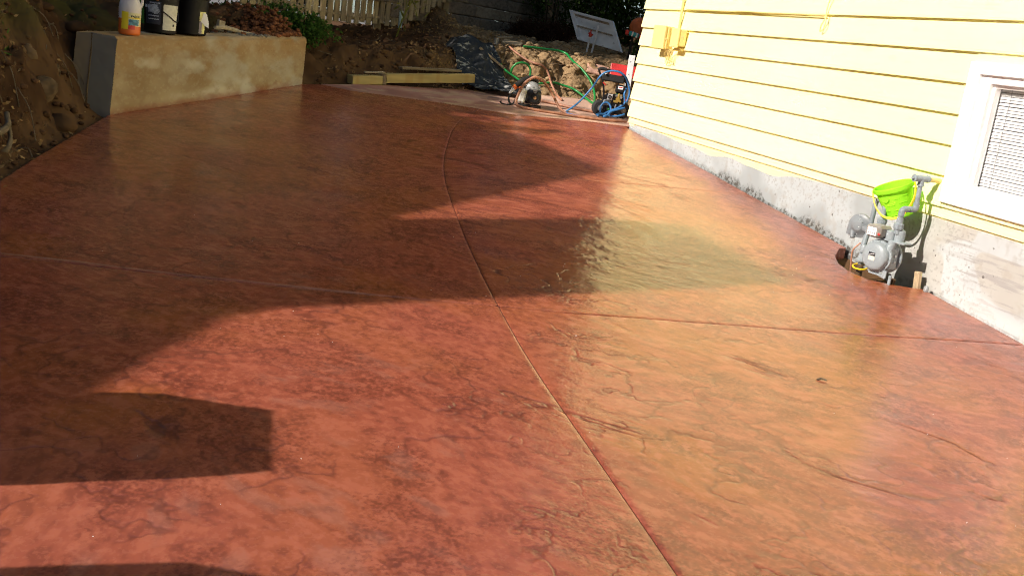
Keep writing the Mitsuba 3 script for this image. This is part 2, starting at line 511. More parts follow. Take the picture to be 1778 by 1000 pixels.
leafy("mat_leaf", (0.025, 0.045, 0.012), (0.075, 0.115, 0.03))
leafy("mat_hedge", (0.018, 0.035, 0.010), (0.06, 0.10, 0.025))
leafy("mat_grass", (0.03, 0.075, 0.015), (0.09, 0.17, 0.035))
leafy("mat_bamboo", (0.10, 0.12, 0.02), (0.25, 0.24, 0.05))
leafy("mat_dead_leaf", (0.14, 0.08, 0.035), (0.42, 0.28, 0.14), 0.2)
leafy("mat_brush", (0.025, 0.012, 0.009), (0.065, 0.032, 0.02), 0.2)
mat("mat_bark", varied((0.10, 0.075, 0.05), 0.4, 12), 0.95, 0.1)
mat("mat_root", varied((0.15, 0.115, 0.08), 0.4, 18), 0.95, 0.1)

# -- manufactured things
mat("mat_meter_grey", varied((0.29, 0.335, 0.355), 0.10, 14), 0.36, 0.4)
mat("mat_regulator", varied((0.21, 0.235, 0.25), 0.12, 14), 0.4, 0.4)
mat("mat_pipe_grey", varied((0.25, 0.295, 0.32), 0.15, 16), 0.45, 0.4)
mat("mat_bolt", (0.55, 0.56, 0.56), 0.35, 0.5, 0.6)
mat("mat_index_box", varied((0.30, 0.28, 0.25), 0.2, 20), 0.25, 0.5)
mat("mat_white_plate", (0.86, 0.86, 0.85), 0.4, 0.4)
mat("mat_black", (0.012, 0.012, 0.013), 0.4, 0.5)
mat("mat_black_matte", (0.02, 0.02, 0.02), 0.8, 0.3)
mat("mat_ink", (0.03, 0.03, 0.035), 0.7, 0.2)
mat("mat_red", (0.62, 0.045, 0.035), 0.4, 0.5)
mat("mat_red_lid", varied((0.58, 0.035, 0.035), 0.15, 10), 0.45, 0.5)
mat("mat_orange", (0.80, 0.16, 0.02), 0.4, 0.5)
mat("mat_rust", varied((0.40, 0.22, 0.10), 0.4, 50), 0.8, 0.3)
mat("mat_yellow", (0.86, 0.62, 0.02), 0.4, 0.5)
scene["mat_green_bucket"] = {"type": "principledthin", "base_color": {"type": "rgb", "value": [0.46, 0.96, 0.05]}, "roughness": 0.3, "diff_trans": 0.6, "spec_trans": 0.0, "eta": 1.45}
mat("mat_teal", (0.03, 0.36, 0.36), 0.4, 0.5)
mat("mat_green_panel", (0.04, 0.15, 0.02), 0.6, 0.3)
mat("mat_pale_blue", varied((0.30, 0.38, 0.40), 0.2, 20), 0.8, 0.2)


def bucket_black(p, n, uv):
    t = fbm(p.x * 14, p.y * 14, p.z * 14, 3)
    return mix((0.005, 0.005, 0.0055), (0.011, 0.009, 0.008), smoothstep(0.4, 0.75, t))


mat("mat_bucket_black", proc(bucket_black), 0.45, 0.25)
mat("mat_sticker_dark", (0.03, 0.035, 0.055), 0.4, 0.4)
mat("mat_sticker_blue", varied((0.30, 0.34, 0.42), 0.35, 60), 0.5, 0.3)
mat("mat_sticker_white", varied((0.62, 0.60, 0.53), 0.1, 40), 0.5, 0.3)
mat("mat_sticker_yellow", (0.72, 0.56, 0.03), 0.5, 0.3)
mat("mat_paper", (0.70, 0.71, 0.78), 0.7, 0.2)
mat("mat_paper_yellow", varied((0.72, 0.68, 0.32), 0.15, 30), 0.7, 0.2)
mat("mat_label_purple", (0.25, 0.22, 0.27), 0.7, 0.2)
mat("mat_label_blue", varied((0.10, 0.24, 0.34), 0.4, 60), 0.5, 0.3)
mat("mat_label_cream", (0.66, 0.60, 0.36), 0.5, 0.3)
mat("mat_flame", varied((0.80, 0.36, 0.05), 0.4, 60, dark=(0.55, 0.10, 0.01)), 0.5, 0.3)
scene["mat_jug"] = {"type": "twosided", "bsdf": {"type": "principled", "base_color": {"type": "rgb", "value": [0.60, 0.56, 0.60]}, "roughness": 0.3, "specular": 0.4}}
mat("mat_jug_fill", varied((0.68, 0.15, 0.03), 0.1, 10), 0.3, 0.5)


def fabric_color(p, n, uv):
    dust = smoothstep(0.53, 0.66, fbm(p.x * 22, p.y * 46, p.z * 22, 4)) * smoothstep(0.42, 0.62, noise(p.x * 6.1, p.y * 13, p.z * 9))
    return mix((0.020, 0.023, 0.026), (0.38, 0.38, 0.35), dust * 0.85)


mat("mat_fabric", proc(fabric_color), 0.5, 0.5, bump=lambda p, n, uv: 0.02 * fbm(p.x * 14, p.y * 14, p.z * 14, 3), bump_eps=3e-3)
mat("mat_hose_green", (0.015, 0.22, 0.05), 0.35, 0.5)
mat("mat_hose_orange", varied((0.38, 0.18, 0.11), 0.3, 22), 0.5, 0.4)
mat("mat_hose_blue", (0.05, 0.21, 0.50), 0.4, 0.5)
mat("mat_silver", (0.48, 0.48, 0.47), 0.35, 0.5, 0.7)
mat("mat_housing_grey", (0.26, 0.27, 0.27), 0.4, 0.5)
mat("mat_housing_white", (0.62, 0.62, 0.57), 0.45, 0.4)
mat("mat_tyre", (0.035, 0.035, 0.037), 0.7, 0.3)
mat("mat_brass", (0.62, 0.42, 0.10), 0.35, 0.5, 0.7)
mat("mat_pvc", (0.78, 0.79, 0.80), 0.4, 0.4)


def door_color(p, n, uv):
    t = fbm(p.x * 3, p.y * 3, p.z * 5, 4)
    c = mix((0.78, 0.79, 0.80), (0.62, 0.63, 0.64), smoothstep(0.4, 0.7, t))
    return mix(c, (0.32, 0.29, 0.24), smoothstep(0.66, 0.8, fbm(p.x * 16, p.y * 16, p.z * 16, 3)) * 0.6)


mat("mat_door", proc(door_color), 0.6, 0.3)
mat("mat_door_stain", varied((0.34, 0.27, 0.19), 0.3, 12), 0.8, 0.2)
mat("mat_pink_stone", varied((0.50, 0.30, 0.22), 0.25, 18), 0.85, 0.2)
mat("mat_cardboard", varied((0.42, 0.32, 0.20), 0.2, 8), 0.85, 0.1)
mat("mat_can", (0.40, 0.38, 0.36), 0.4, 0.5, 0.5)
mat("mat_orange_toy", varied((0.52, 0.13, 0.035), 0.2, 10), 0.45, 0.4)

# ---------------------------------------------------------------- the lie of the land
EDGE = np.array([(-7.4, -9), (-6.7, -2), (-6.25, 3), (-5.77, 6.41), (-5.68, 7.03), (-5.38, 8.66), (-3.67, 11.35), (-3.42, 11.53), (-2.78, 11.98),
                 (-2.12, 12.19), (-1.63, 12.4), (-0.97, 12.66), (0.0, 12.8), (1.5, 12.6), (9, 12.6)], float)


def edge_near(x, y):
    """(distance to the slab's left and back edge, position along it, the nearest point's y)"""
    p = np.stack([x, y], -1)
    best = np.full(x.shape, 1e9)
    along, ny = np.zeros(x.shape), np.zeros(x.shape)
    for k, (a, b) in enumerate(zip(EDGE[:-1], EDGE[1:])):
        t = np.clip(((p - a) @ (b - a)) / ((b - a) @ (b - a)), 0, 1)
        q = a + t[..., None] * (b - a)
        d = np.hypot(*np.moveaxis(p - q, -1, 0))
        m = d < best
        best = np.where(m, d, best)
        along = np.where(m, k + t, along)
        ny = np.where(m, q[..., 1], ny)
    return best, along, ny


def sstep(a, b, v):
    t = np.clip((v - a) / (b - a), 0, 1)
    return t * t * (3 - 2 * t)


def ground(x, y, rough=True):
    """The height of the earth round the slab."""
    x, y = np.broadcast_arrays(np.asarray(x, float), np.asarray(y, float))
    d0, al, ny = edge_near(x, y)
    inside = shapely.contains_xy(SLABPOLY, x, y)
    P = np.stack([x, y, 0 * x], -1)
    n1 = meshkit.fbm(P * 1.3, 3, 5) - 0.5
    n2 = meshkit.fbm(P * 4.1 + 7, 4, 9) - 0.5
    n3 = meshkit.fbm(P * 14 + 3, 3, 4) - 0.5
    d = d0 + (np.minimum(d0, 0.7) * (0.75 * n1 + 0.55 * n2) * 1.1 if rough else 0)
    d = np.maximum(d, 0)
    zs = SLOPE * ny
    left = zs - 0.02 + 0.92 * sstep(0.02, 0.75, d) + 0.2 * np.maximum(d - 0.5, 0)
    t = np.clip(al - 5, 0, 1)
    top = 1.30 + 0.10 * t
    wall = np.where(d0 < 0.19, zs - 0.2, top - 0.03 + 0.05 * sstep(0.2, 0.5, d0) + 0.26 * np.maximum(d0 - 0.4, 0))
    wall = wall + 0.16 * np.exp(-((x + 4.35) ** 2 + (y - 11.65) ** 2) / 0.09)
    bleft = zs - 0.02 + 0.33 * sstep(0.02, 0.7, d) + 0.14 * np.maximum(d - 0.5, 0)
    bright = zs - 0.02 + 0.52 * sstep(0.02, 0.85, d) + 0.07 * np.maximum(d - 0.7, 0)
    wl = sstep(5.12, 4.98, al)
    wb = sstep(5.97, 6.05, al)
    wr = sstep(8.6, 10.4, al)
    z = left * wl + (1 - wl) * (wall * (1 - wb) + wb * (bleft * (1 - wr) + bright * wr))
    z = z + 0.34 * np.exp(-(((x + 1.55) / 0.42) ** 2 + ((y - 15.05) / 0.42) ** 2))
    amp = sstep(0.0, 0.25, d0) * np.where((al > 4.98) & (al < 6.0) & (d0 < 0.35), 0.15, 1)
    if rough:
        z = z + amp * ((0.16 + 0.10 * wl) * n2 * sstep(0.1, 0.5, d0) + (0.085 + 0.07 * wl) * n3 + 0.12 * n1 + (0.045 + 0.03 * wl) * (meshkit.fbm(P * 31 + 5, 2, 6) - 0.5))
    far = np.maximum(d0 - 6, 0)
    z = np.minimum(z, 2.5) - 0.0 * far
    z = np.where(z > 2.0, 2.0 + 0.5 * np.tanh((z - 2.0) / 0.5), z)
    back = sstep(0.4, 2.2, (x + 4.22) * -0.7228 + (y - 11.99) * 0.6911) * sstep(0.5, -1.0, x - 0.25 * (y - 15))
    z = z * (1 - back) + 0.7 * back
    return np.where(inside, SLOPE * y - 0.088, z)


SLABPOLY = shapely.Polygon([tuple(e) for e in EDGE] + [(9, -9)])


def graded(lo, hi, step, far0, far1):
    fine = np.arange(lo, hi, step)

    def out(a, b):
        v, s, r = a, step, []
        sg = 1 if b > a else -1
        while (b - v) * sg > 0:
            s = min(s * 1.3, 4.0)
            v += sg * s
            r.append(v)
        return r
    return np.array(sorted(out(lo, far0)) + list(fine) + out(fine[-1], far1))


gx, gy = graded(-8.0, 2.4, 0.032, -90, 90), graded(5.0, 17.0, 0.032, -60, 130)
GX, GY = np.meshgrid(gx, gy, indexing="ij")
GZ = ground(GX, GY)
# a little sideways shift so that the cut face is lumpy, not a curtain
q = np.stack([GX, GY, GZ], -1)
dd = edge_near(GX, GY)[0]
lump = sstep(0.05, 0.35, dd) * sstep(4, 2, dd)
GXs = GX + 0.16 * lump * (meshkit.fbm(q * 5.0 + 1, 3, 21) - 0.5)
GYs = GY + 0.16 * lump * (meshkit.fbm(q * 5.0 + 9, 3, 22) - 0.5)
nx, ny = GX.shape
idx = np.arange(nx * ny).reshape(nx, ny)
quads = np.stack([idx[:-1, :-1], idx[1:, :-1], idx[1:, 1:], idx[:-1, 1:]], -1).reshape(-1, 4)
earth = trimesh.Trimesh(np.stack([GXs, GYs, GZ], -1).reshape(-1, 3), np.vstack([quads[:, [0, 1, 2]], quads[:, [0, 2, 3]]]), process=False)
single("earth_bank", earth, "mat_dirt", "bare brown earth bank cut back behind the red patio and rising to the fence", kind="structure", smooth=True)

# ---------------------------------------------------------------- the stamped slab, one panel between joints each
FAR_EDGE = [(-3.45, 11.52), (-3.13, 11.31), (-2.14, 11.18), (-1.39, 10.90), (-0.37, 11.01), (0.10, 10.97)]
CURVE = [(-3.2, -7), (-3.2, 2.46), (-3.2, 3.9), (-3.17, 4.68), (-3.12, 5.4), (-3.04, 6.2), (-2.9, 7.31), (-2.75, 8.11), (-2.56, 8.85), (-2.29, 9.77), (-1.96, 10.55), (-1.30, 11.71), (-0.9, 12.4)]
left_edge = [(-7.2, -6.5), (-6.7, -2), (-6.25, 3), (-5.77, 6.41), (-5.68, 7.03), (-5.38, 8.66), (-3.67, 11.35)]
HOLE = shapely.Polygon([(0.3, 6.52), (-0.08, 6.36), (-0.26, 6.14), (-0.35, 5.96), (-0.38, 5.80), (-0.34, 5.62), (-0.22, 5.54), (-0.06, 5.49), (0.3, 5.45)])
sealed = shapely.Polygon(left_edge + FAR_EDGE + [(0.004, 10.9), (0.004, -6.5)]).difference(HOLE)
curve_line = shapely.LineString([tuple(c) for c in curve([(a, b, 0) for a, b in CURVE], 6)[:, :2]])
cross_a = shapely.LineString([(-7.5, 5.06), (-5.53, 5.08), (-5.23, 5.04), (-4.76, 4.95), (-4.22, 4.87), (-3.54, 4.79), (-3.18, 4.76), (-2.89, 4.72), (-2.19, 4.66), (-1.15, 4.59), (0.1, 4.53)])
cross_b = shapely.LineString([(-2.79, 7.93), (-1.27, 7.89), (-0.7, 7.89), (0.1, 7.92)])


def cut(polys, line):
    out = []
    for p in polys:
        out += [g for g in shapely.ops.split(p, line).geoms]
    return out


import shapely.ops


def slab_height(x, y):
    P = np.stack([x, y, 0 * x], -1)
    return SLOPE * y + 0.010 * (meshkit.fbm(P * 0.9, 3, 3) - 0.5) + 0.004 * (meshkit.fbm(P * 3.3, 3, 8) - 0.5)


def panel_mesh(poly, step, thick=0.09):
    """a slab panel: a dense top that rounds down at its edges, and its sides"""
    rings, ring_pts = [], []
    for off, sp in ((0.0, 0.03), (0.004, 0.03), (0.010, 0.03), (0.022, 0.04)):
        g = poly.buffer(-off)
        for gg in getattr(g, "geoms", [g]):
            for r in [gg.exterior, *gg.interiors]:
                L = r.length
                n = max(8, int(L / sp))
                pts = np.array([r.interpolate(t * L / n).coords[0] for t in range(n)])
                if off == 0:
                    rings.append(pts)
                ring_pts.append(pts)
    x0, y0, x1, y1 = poly.bounds
    X, Y = np.meshgrid(np.arange(x0, x1, step), np.arange(y0, y1, step))
    X, Y = X.ravel() + RNG.uniform(-0.2, 0.2, X.size) * step, Y.ravel() + RNG.uniform(-0.2, 0.2, X.size) * step
    ok = shapely.contains_xy(poly.buffer(-0.035), X, Y)
    pts = np.vstack(ring_pts + [np.stack([X[ok], Y[ok]], -1)])
    tri = Delaunay(pts).simplices
    c = pts[tri].mean(1)
    tri = tri[shapely.contains_xy(poly, c[:, 0], c[:, 1])]
    a, b, d = pts[tri[:, 0]], pts[tri[:, 1]], pts[tri[:, 2]]
    flip = ((b - a)[:, 0] * (d - a)[:, 1] - (b - a)[:, 1] * (d - a)[:, 0]) < 0
    tri[flip] = tri[flip][:, ::-1]
    e = shapely.distance(shapely.points(pts), poly.boundary)
    z = slab_height(pts[:, 0], pts[:, 1]) - 0.0035 * np.exp(-(e / 0.005) ** 2)
    v, f, n0 = [np.column_stack([pts, z])], [tri], len(pts)
    for r in rings:
        n = len(r)
        zt = slab_height(r[:, 0], r[:, 1]) - 0.0035
        v += [np.column_stack([r, zt]), np.column_stack([r, zt - thick])]
        k = np.arange(n)
        k2 = (k + 1) % n
        f += [np.column_stack([n0 + k, n0 + n + k, n0 + n + k2]), np.column_stack([n0 + k, n0 + n + k2, n0 + k2])]
        n0 += 2 * n
    return trimesh.Trimesh(np.vstack(v), np.vstack(f), process=False)


patio = thing("patio", "wet-looking terracotta red stamped concrete patio with saw-cut joints", None, kind="structure")
panels = cut(cut(cut([sealed], curve_line), cross_a), cross_b)
gaps = shapely.union_all([curve_line.buffer(0.0034), cross_a.buffer(0.0029), cross_b.buffer(0.0024)])
for g in panels:
    if g.area > 0.05:
        part(patio, "panel", panel_mesh(max(getattr(g.difference(gaps), "geoms", [g.difference(gaps)]), key=lambda q: q.area), 0.04), "mat_slab", 50)
bed = shapely.Polygon([(a + 0.02, b) for a, b in left_edge] + [(a, b - 0.02) for a, b in FAR_EDGE] + [(0.0, 10.9), (0.0, -6.5)]).difference(HOLE.buffer(0.03))
bm = prism(bed, 0.05)
bm = subdiv(bm, 0.25)
bm.vertices[:, 2] += slab_height(bm.vertices[:, 0], bm.vertices[:, 1]) - 0.0568
part(patio, "joint_filler", bm, "mat_joint", False)

far_back = [(-3.42, 11.56), (-2.78, 12.01), (-2.12, 12.22), (-1.63, 12.43), (-0.97, 12.69), (0.0, 12.84), (1.5, 12.64), (2.6, 12.6)]
far_poly = shapely.Polygon(FAR_EDGE + [(0.12, 10.95), (2.6, 10.95)] + far_back[::-1])
old = thing("old_patio_strip", "dull pinkish unsealed concrete strip beyond the fresh red patio", None, kind="structure")
for g in cut([far_poly.buffer(-0.004)], curve_line):
    if g.area > 0.05:
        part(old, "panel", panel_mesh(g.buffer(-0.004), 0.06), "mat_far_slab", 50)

# ---------------------------------------------------------------- the concrete retaining wall
ret = thing("retaining_wall", "low tan concrete retaining wall with stains, at the patio's back left", "wall")
fdir = np.array([1.71, 2.69, 0]) / np.hypot(1.71, 2.69)
nrm = np.array([fdir[1], -fdir[0], 0])          # faces the patio
A, B = np.array([-5.38, 8.66, 0]), np.array([-3.67, 11.35, 0])
ta, tb = np.array([-5.338, 8.70, 1.31]), np.array([-3.64, 11.41, 1.415])
pts = []
for s, c in ((0, 0.0), (1, 0.0)):
    base = (A if s == 0 else B)
    top = (ta if s == 0 else tb)
    b0 = np.array([base[0], base[1], 0.55])
    pts += [b0, b0 - nrm * 0.31 - (fdir * 0.09 if s == 0 else 0), top - [0, 0, 0.025], top - nrm * 0.025 + (0, 0, 0), top - nrm * 0.30 - (fdir * 0.10 if s == 0 else 0)]
wm = trimesh.Trimesh(np.array(pts)).convex_hull
wm = subdiv(wm, 0.035)
wm = rough_up(rough_up(wm, 0.010, 6.0, 3, 4), 0.004, 26.0, 8, 3)
part(ret, "wall_block", wm, "mat_retaining", 50)
seam = [np.array([-5.338, 8.70, 0]) - nrm * 0.16 - fdir * 0.05]
face_n = np.cross(nrm, [0, 0, 1.0])
pl = [A + np.array([0, 0, z]) - nrm * 0.17 - fdir * (0.052 + 0.008 * math.sin(z * 9)) + fdir * 0.04 * (z - 0.6) / 0.7 for z in np.linspace(0.6, 1.31, 14)]
part(ret, "pour_seam", tube(np.array(pl), 0.006, 6), "mat_stone")

# ---------------------------------------------------------------- the yellow house
house = thing("yellow_house", "pale yellow house with horizontal lap siding on a whitewashed concrete foundation", "house")
Y0, Y1 = -6.0, 10.92
fnd = subdiv(span(0.042, 0.22, Y0, Y1 - 0.02, -0.9, 0.9355), 0.25)
part(house, "foundation", fnd, "mat_foundation", False)
part(house, "sill_strip", span(0.024, 0.07, Y0, Y1 - 0.005, 0.930, 1.016, 0.002), "mat_siding")
WY0, WY1, WZ0, WZ1 = 4.20, 5.505, 1.035, 1.94


def board(y0, y1, z):
    prof = [(0.0, z), (0.0, z + 0.012), (0.031, z + 0.222), (0.044, z + 0.222), (0.036, z)]
    return prism_y(prof, y0, y1)


for k in range(6, -16, -1):
    z = 2.203 - 0.2 * k
    if z < WZ1 and z + 0.2 > WZ0:
        part(house, "siding_board", board(WY1 - 0.004, Y1, z), "mat_siding", False)
        part(house, "siding_board", board(Y0, WY0 + 0.004, z), "mat_siding", False)
    else:
        part(house, "siding_board", board(Y0, Y1, z), "mat_siding", False)
part(house, "siding_board", span(0.004, 0.04, WY0 + 0.005, WY1 - 0.005, 1.003, WZ0 - 0.001), "mat_siding", False)
part(house, "siding_board", span(0.018, 0.043, WY0 + 0.005, WY1 - 0.005, WZ1 + 0.001, 2.004), "mat_siding", False)
TOPZ = 2.203 + 0.2 * 16
part(house, "side_wall", join(span(0.036, 9.0, Y1 - 0.16, Y1 - 0.012, 0.9, TOPZ), span(0.046, 0.14, WY1 + 0.02, Y1 - 0.17, 0.94, TOPZ), span(0.046, 0.14, Y0, WY0 - 0.02, 0.94, TOPZ),
                              span(0.046, 0.14, WY0 - 0.02, WY1 + 0.02, 0.94, WZ0 - 0.0), span(0.046, 0.14, WY0 - 0.02, WY1 + 0.02, WZ1, TOPZ), span(0.14, 9, Y0, Y0 + 0.1, 0.9, TOPZ)), "mat_siding", False)
part(house, "soffit", span(-0.45, 4.6, Y0 - 0.4, Y1 + 0.4, TOPZ, TOPZ + 0.12), "mat_white_trim", False)
part(house, "roof", prism_y([(-0.5, TOPZ + 0.12), (4.6, TOPZ + 2.6), (9.6, TOPZ + 0.12)], Y0 - 0.4, Y1 + 0.4), "mat_roof", False)
# window
win = part(house, "window", join(
    span(-0.022, 0.03, WY1 - 0.105, WY1, WZ0, WZ1, 0.003), span(-0.022, 0.03, WY0, WY0 + 0.105, WZ0, WZ1, 0.003),
    span(-0.0225, 0.03, WY0 + 0.105, WY1 - 0.105, WZ1 - 0.075, WZ1, 0.003), span(-0.0225, 0.03, WY0 + 0.105, WY1 - 0.105, WZ0, WZ0 + 0.085, 0.003)), "mat_white_trim", 20,
    label="white window trim boards round a window with closed blinds")
iy0, iy1, iz0, iz1 = WY0 + 0.105, WY1 - 0.105, WZ0 + 0.085, WZ1 - 0.075


def wsub(name, mesh, m, **k):
    return part(win, name, mesh, m, **k)


wsub("frame", join(span(0.0, 0.05, iy1 - 0.085, iy1, iz0, iz1, 0.003), span(0.0, 0.05, iy0, iy0 + 0.085, iz0, iz1, 0.003),
                   span(0.0005, 0.05, iy0 + 0.085, iy1 - 0.085, iz1 - 0.05, iz1, 0.003), span(0.0005, 0.05, iy0 + 0.085, iy1 - 0.085, iz0, iz0 + 0.035, 0.003)), "mat_white_trim")
gy0, gy1, gz0, gz1 = iy0 + 0.085, iy1 - 0.085, iz0 + 0.035, iz1 - 0.05
wsub("sash", join(span(0.03, 0.075, gy1 - 0.022, gy1, gz0, gz1, 0.002), span(0.03, 0.075, gy0, gy0 + 0.022, gz0, gz1, 0.002), span(0.031, 0.075, gy0 + 0.022, gy1 - 0.022, gz1 - 0.022, gz1, 0.002),
                  span(0.031, 0.075, gy0 + 0.022, gy1 - 0.022, gz0, gz0 + 0.022, 0.002)), "mat_white_trim")
pane = trimesh.Trimesh([(0.058, gy0 + 0.01, gz0 + 0.01), (0.058, gy1 - 0.01, gz0 + 0.01), (0.058, gy1 - 0.01, gz1 - 0.01), (0.058, gy0 + 0.01, gz1 - 0.01)], [(0, 2, 1), (0, 3, 2)], process=False)
wsub("pane", pane, "mat_pane", smooth=False)
nsl = int((gz1 - gz0 - 0.02) / 0.0203)
for k in range(nsl):
    z = gz0 + 0.012 + 0.0203 * k
    sag = 0.0015 * math.sin(k * 1.7)
    sl = prism_y([(0.086, z + sag), (0.087, z + 0.0006 + sag), (0.0925, z + 0.0098 + sag), (0.1005, z + 0.0180 + sag), (0.0998, z + 0.0190 + sag), (0.0915, z + 0.0108 + sag)], gy0 + 0.012, gy1 - 0.012)
    wsub("blind_slat", sl, "mat_blind", smooth=False)
wsub("blind_cord", join(*[tube([(0.0835, y, gz0), (0.0835, y + 0.004, gz1)], 0.0016, 5) for y in (gy1 - 0.11, gy0 + 0.11)]), "mat_housing_grey")
part(house, "dark_room", join(span(0.45, 0.5, WY0 - 0.3, WY1 + 0.3, 0.5, 2.3), span(0.14, 0.5, WY1 + 0.3, WY1 + 0.34, 0.5, 2.3), span(0.14, 0.5, WY0 - 0.34, WY0 - 0.3, 0.5, 2.3),
                              span(0.14, 0.5, WY0 - 0.34, WY1 + 0.34, 2.3, 2.34), span(0.14, 0.5, WY0 - 0.34, WY1 + 0.34, 0.46, 0.5)), "mat_dark_room", False)

# ---------------------------------------------------------------- unseen neighbour house, its roof outline shaped to throw the patio shadow
nb = thing("unseen_neighbour_house", "unseen neighbouring house across the yard, gables and chimney outlined to cast the patio shadow", "house")
NX = -12.0
part(nb, "wall", join(span(NX - 7, NX - 0.30, -9, 7.4, 1.0, 4.72)), "mat_neighbour_wall", False)
roofs = [prism_x([(-9.5, 4.70), (7.8, 4.70), (5.2, 5.6), (-7.0, 5.6)], NX - 7.3, NX - 3.0),
         prism_x([(-9.5, 4.55), (1.30, 4.55), (1.28, 4.72), (-9.3, 4.72)], NX - 7.3, NX - 0.01),
         prism_x([(1.31, 4.55), (7.8, 4.55), (7.6, 5.02), (1.33, 4.99)], NX - 7.3, NX - 0.012),
         prism_x([(1.50, 4.60), (1.58, 4.93), (1.85, 5.08), (2.09, 5.20), (2.43, 5.42), (2.60, 5.76), (3.22, 6.17), (4.98, 4.72)], NX - 3.2, NX),
         prism_x([(2.62, 4.72), (5.47, 7.96), (6.16, 7.86), (6.9, 7.74), (7.5, 7.5), (7.9, 4.72)], NX - 5.0, NX - 0.001)]
part(nb, "roof", join(*roofs), "mat_roof", False)
part(nb, "chimney", span(NX - 0.7, NX + 0.012, 2.50, 3.77, 4.7, 7.82), "mat_brick", False)

# two made-up blocks out of view, outlined to cast shadows on the near patio
for prof, label in (([(2.74, 0.1), (2.71, 1.0), (2.61, 1.33), (2.575, 1.55), (3.005, 1.60), (3.23, 1.35), (3.26, 1.14), (3.27, 0.1)], "unseen tarp-covered block added to cast a shadow on the patio, the farther of two"),
                    ([(1.0, 0.1), (1.0, 1.48), (1.2, 1.53), (2.03, 1.47), (2.15, 1.34), (2.18, 1.21), (2.19, 0.1)], "unseen tarp-covered block added to cast a shadow on the patio, the nearer of two")):
    tc = thing("shadow_caster", label, "stack")
    part(tc, "tarp", rough_up(subdiv(prism_x(prof, -6.85, -6.31), 0.07), 0.012, 5), "mat_fabric", 50)
    part(tc, "caster_base", span(-6.95, -6.25, prof[0][0] - 0.05, prof[-1][0] + 0.05, 0.0, 0.12), "mat_old_wood", False)

# ---------------------------------------------------------------- fence of upright slats
fence = thing("slat_fence", "weathered brown fence of narrow upright wooden slats at the top of the bank", "fence")
FA, FC = np.array([-4.22, 11.99]), np.array([-1.39, 14.95])
fd = (FC - FA) / np.linalg.norm(FC - FA)
fn_ = np.array([fd[1], -fd[0]])
fl = np.linalg.norm(FC - FA)
rail_pts = {0: [], 1: []}
for k in range(-17, 34):
    s = k * 0.1395 + RNG.uniform(-0.008, 0.008)
    p = FA + fd * s
    zb = float(np.interp(s, [-2.3, 0, 1.2, 2.9, 4.1, 5], [1.80, 1.683, 1.585, 1.65, 2.06, 2.3])) + RNG.uniform(-0.025, 0.02)
    lean = RNG.uniform(-0.012, 0.012)
    w = 0.098 + RNG.uniform(-0.006, 0.006)
    h = 1.75 + RNG.uniform(-0.02, 0.02)
    m = box((w, 0.019, h), 0.003)
    m.apply_transform(rot((0, 1, 0), math.degrees(lean)))
    m.apply_transform(rot((0, 0, 1), math.degrees(math.atan2(fd[1], fd[0]))))
    m.apply_translation([p[0], p[1], zb + h / 2])
    part(fence, "slat", m, f"mat_slat_{RNG.integers(3)}", False)
    for j, dz in ((0, 0.05), (1, 1.35)):
        q_ = p - fn_ * 0.032
        rail_pts[j].append((q_[0], q_[1], zb + dz + 0.04))
for j in (0, 1):
    m = tube(np.array(rail_pts[j])[::6], 0.045, 4)
    part(fence, "rail", m, "mat_slat_1", False)
for k in (-2.2, 0.3, 2.6, 4.3):
    p = FA + fd * k - fn_ * 0.12
    part(fence, "post", span(p[0] - 0.045, p[0] + 0.045, p[1] - 0.045, p[1] + 0.045, 1.0, 3.4, 0.004), "mat_slat_1", False)
p = FA + fd * 2.93 + fn_ * 0.03
blue = box((0.075, 0.02, 0.23), 0.002)
blue.apply_transform(rot((0, 0, 1), math.degrees(math.atan2(fd[1], fd[0]))))
single("blue_board_scrap", mv(blue, (p[0], p[1], 1.735)), "mat_pale_blue", "short pale blue board scrap standing against the foot of the slat fence", "board")

# ---------------------------------------------------------------- timber crib wall at the back
tw = thing("timber_wall", "dark weathered wall of stacked railway timbers behind the yard", "wall")
TL, TR = np.array([-1.75, 14.75]), np.array([2.95, 20.9])
td = (TR - TL) / np.linalg.norm(TR - TL)
tn = np.array([td[1], -td[0]])
tlen = np.linalg.norm(TR - TL) + 3
rz = math.degrees(math.atan2(td[1], td[0]))
for c in range(8):
    s = -0.6 - RNG.uniform(0, 1.0) if c > 1 else 0.15 + 0.25 * c
    while s < tlen:
        L = RNG.uniform(1.1, 2.4)
        m = subdiv(box((L - 0.012, 0.20, 0.178), 0.014), 0.14)
        m = rough_up(m, 0.012, 7, int(RNG.integers(99)))
        mid = TL + td * (s + L / 2) - tn * (0.022 * c + RNG.uniform(-0.012, 0.012) - (0.07 if c < 1 else 0))
        m = mv(m, (mid[0], mid[1], 1.46 + 0.186 * c), rz=rz)
        part(tw, "timber", m, f"mat_tie_{RNG.choice([0, 1, 2], p=[0.5, 0.42, 0.08]) if s < 5.5 else RNG.choice([0, 1, 2], p=[0.15, 0.2, 0.65])}", 40)
        s += L


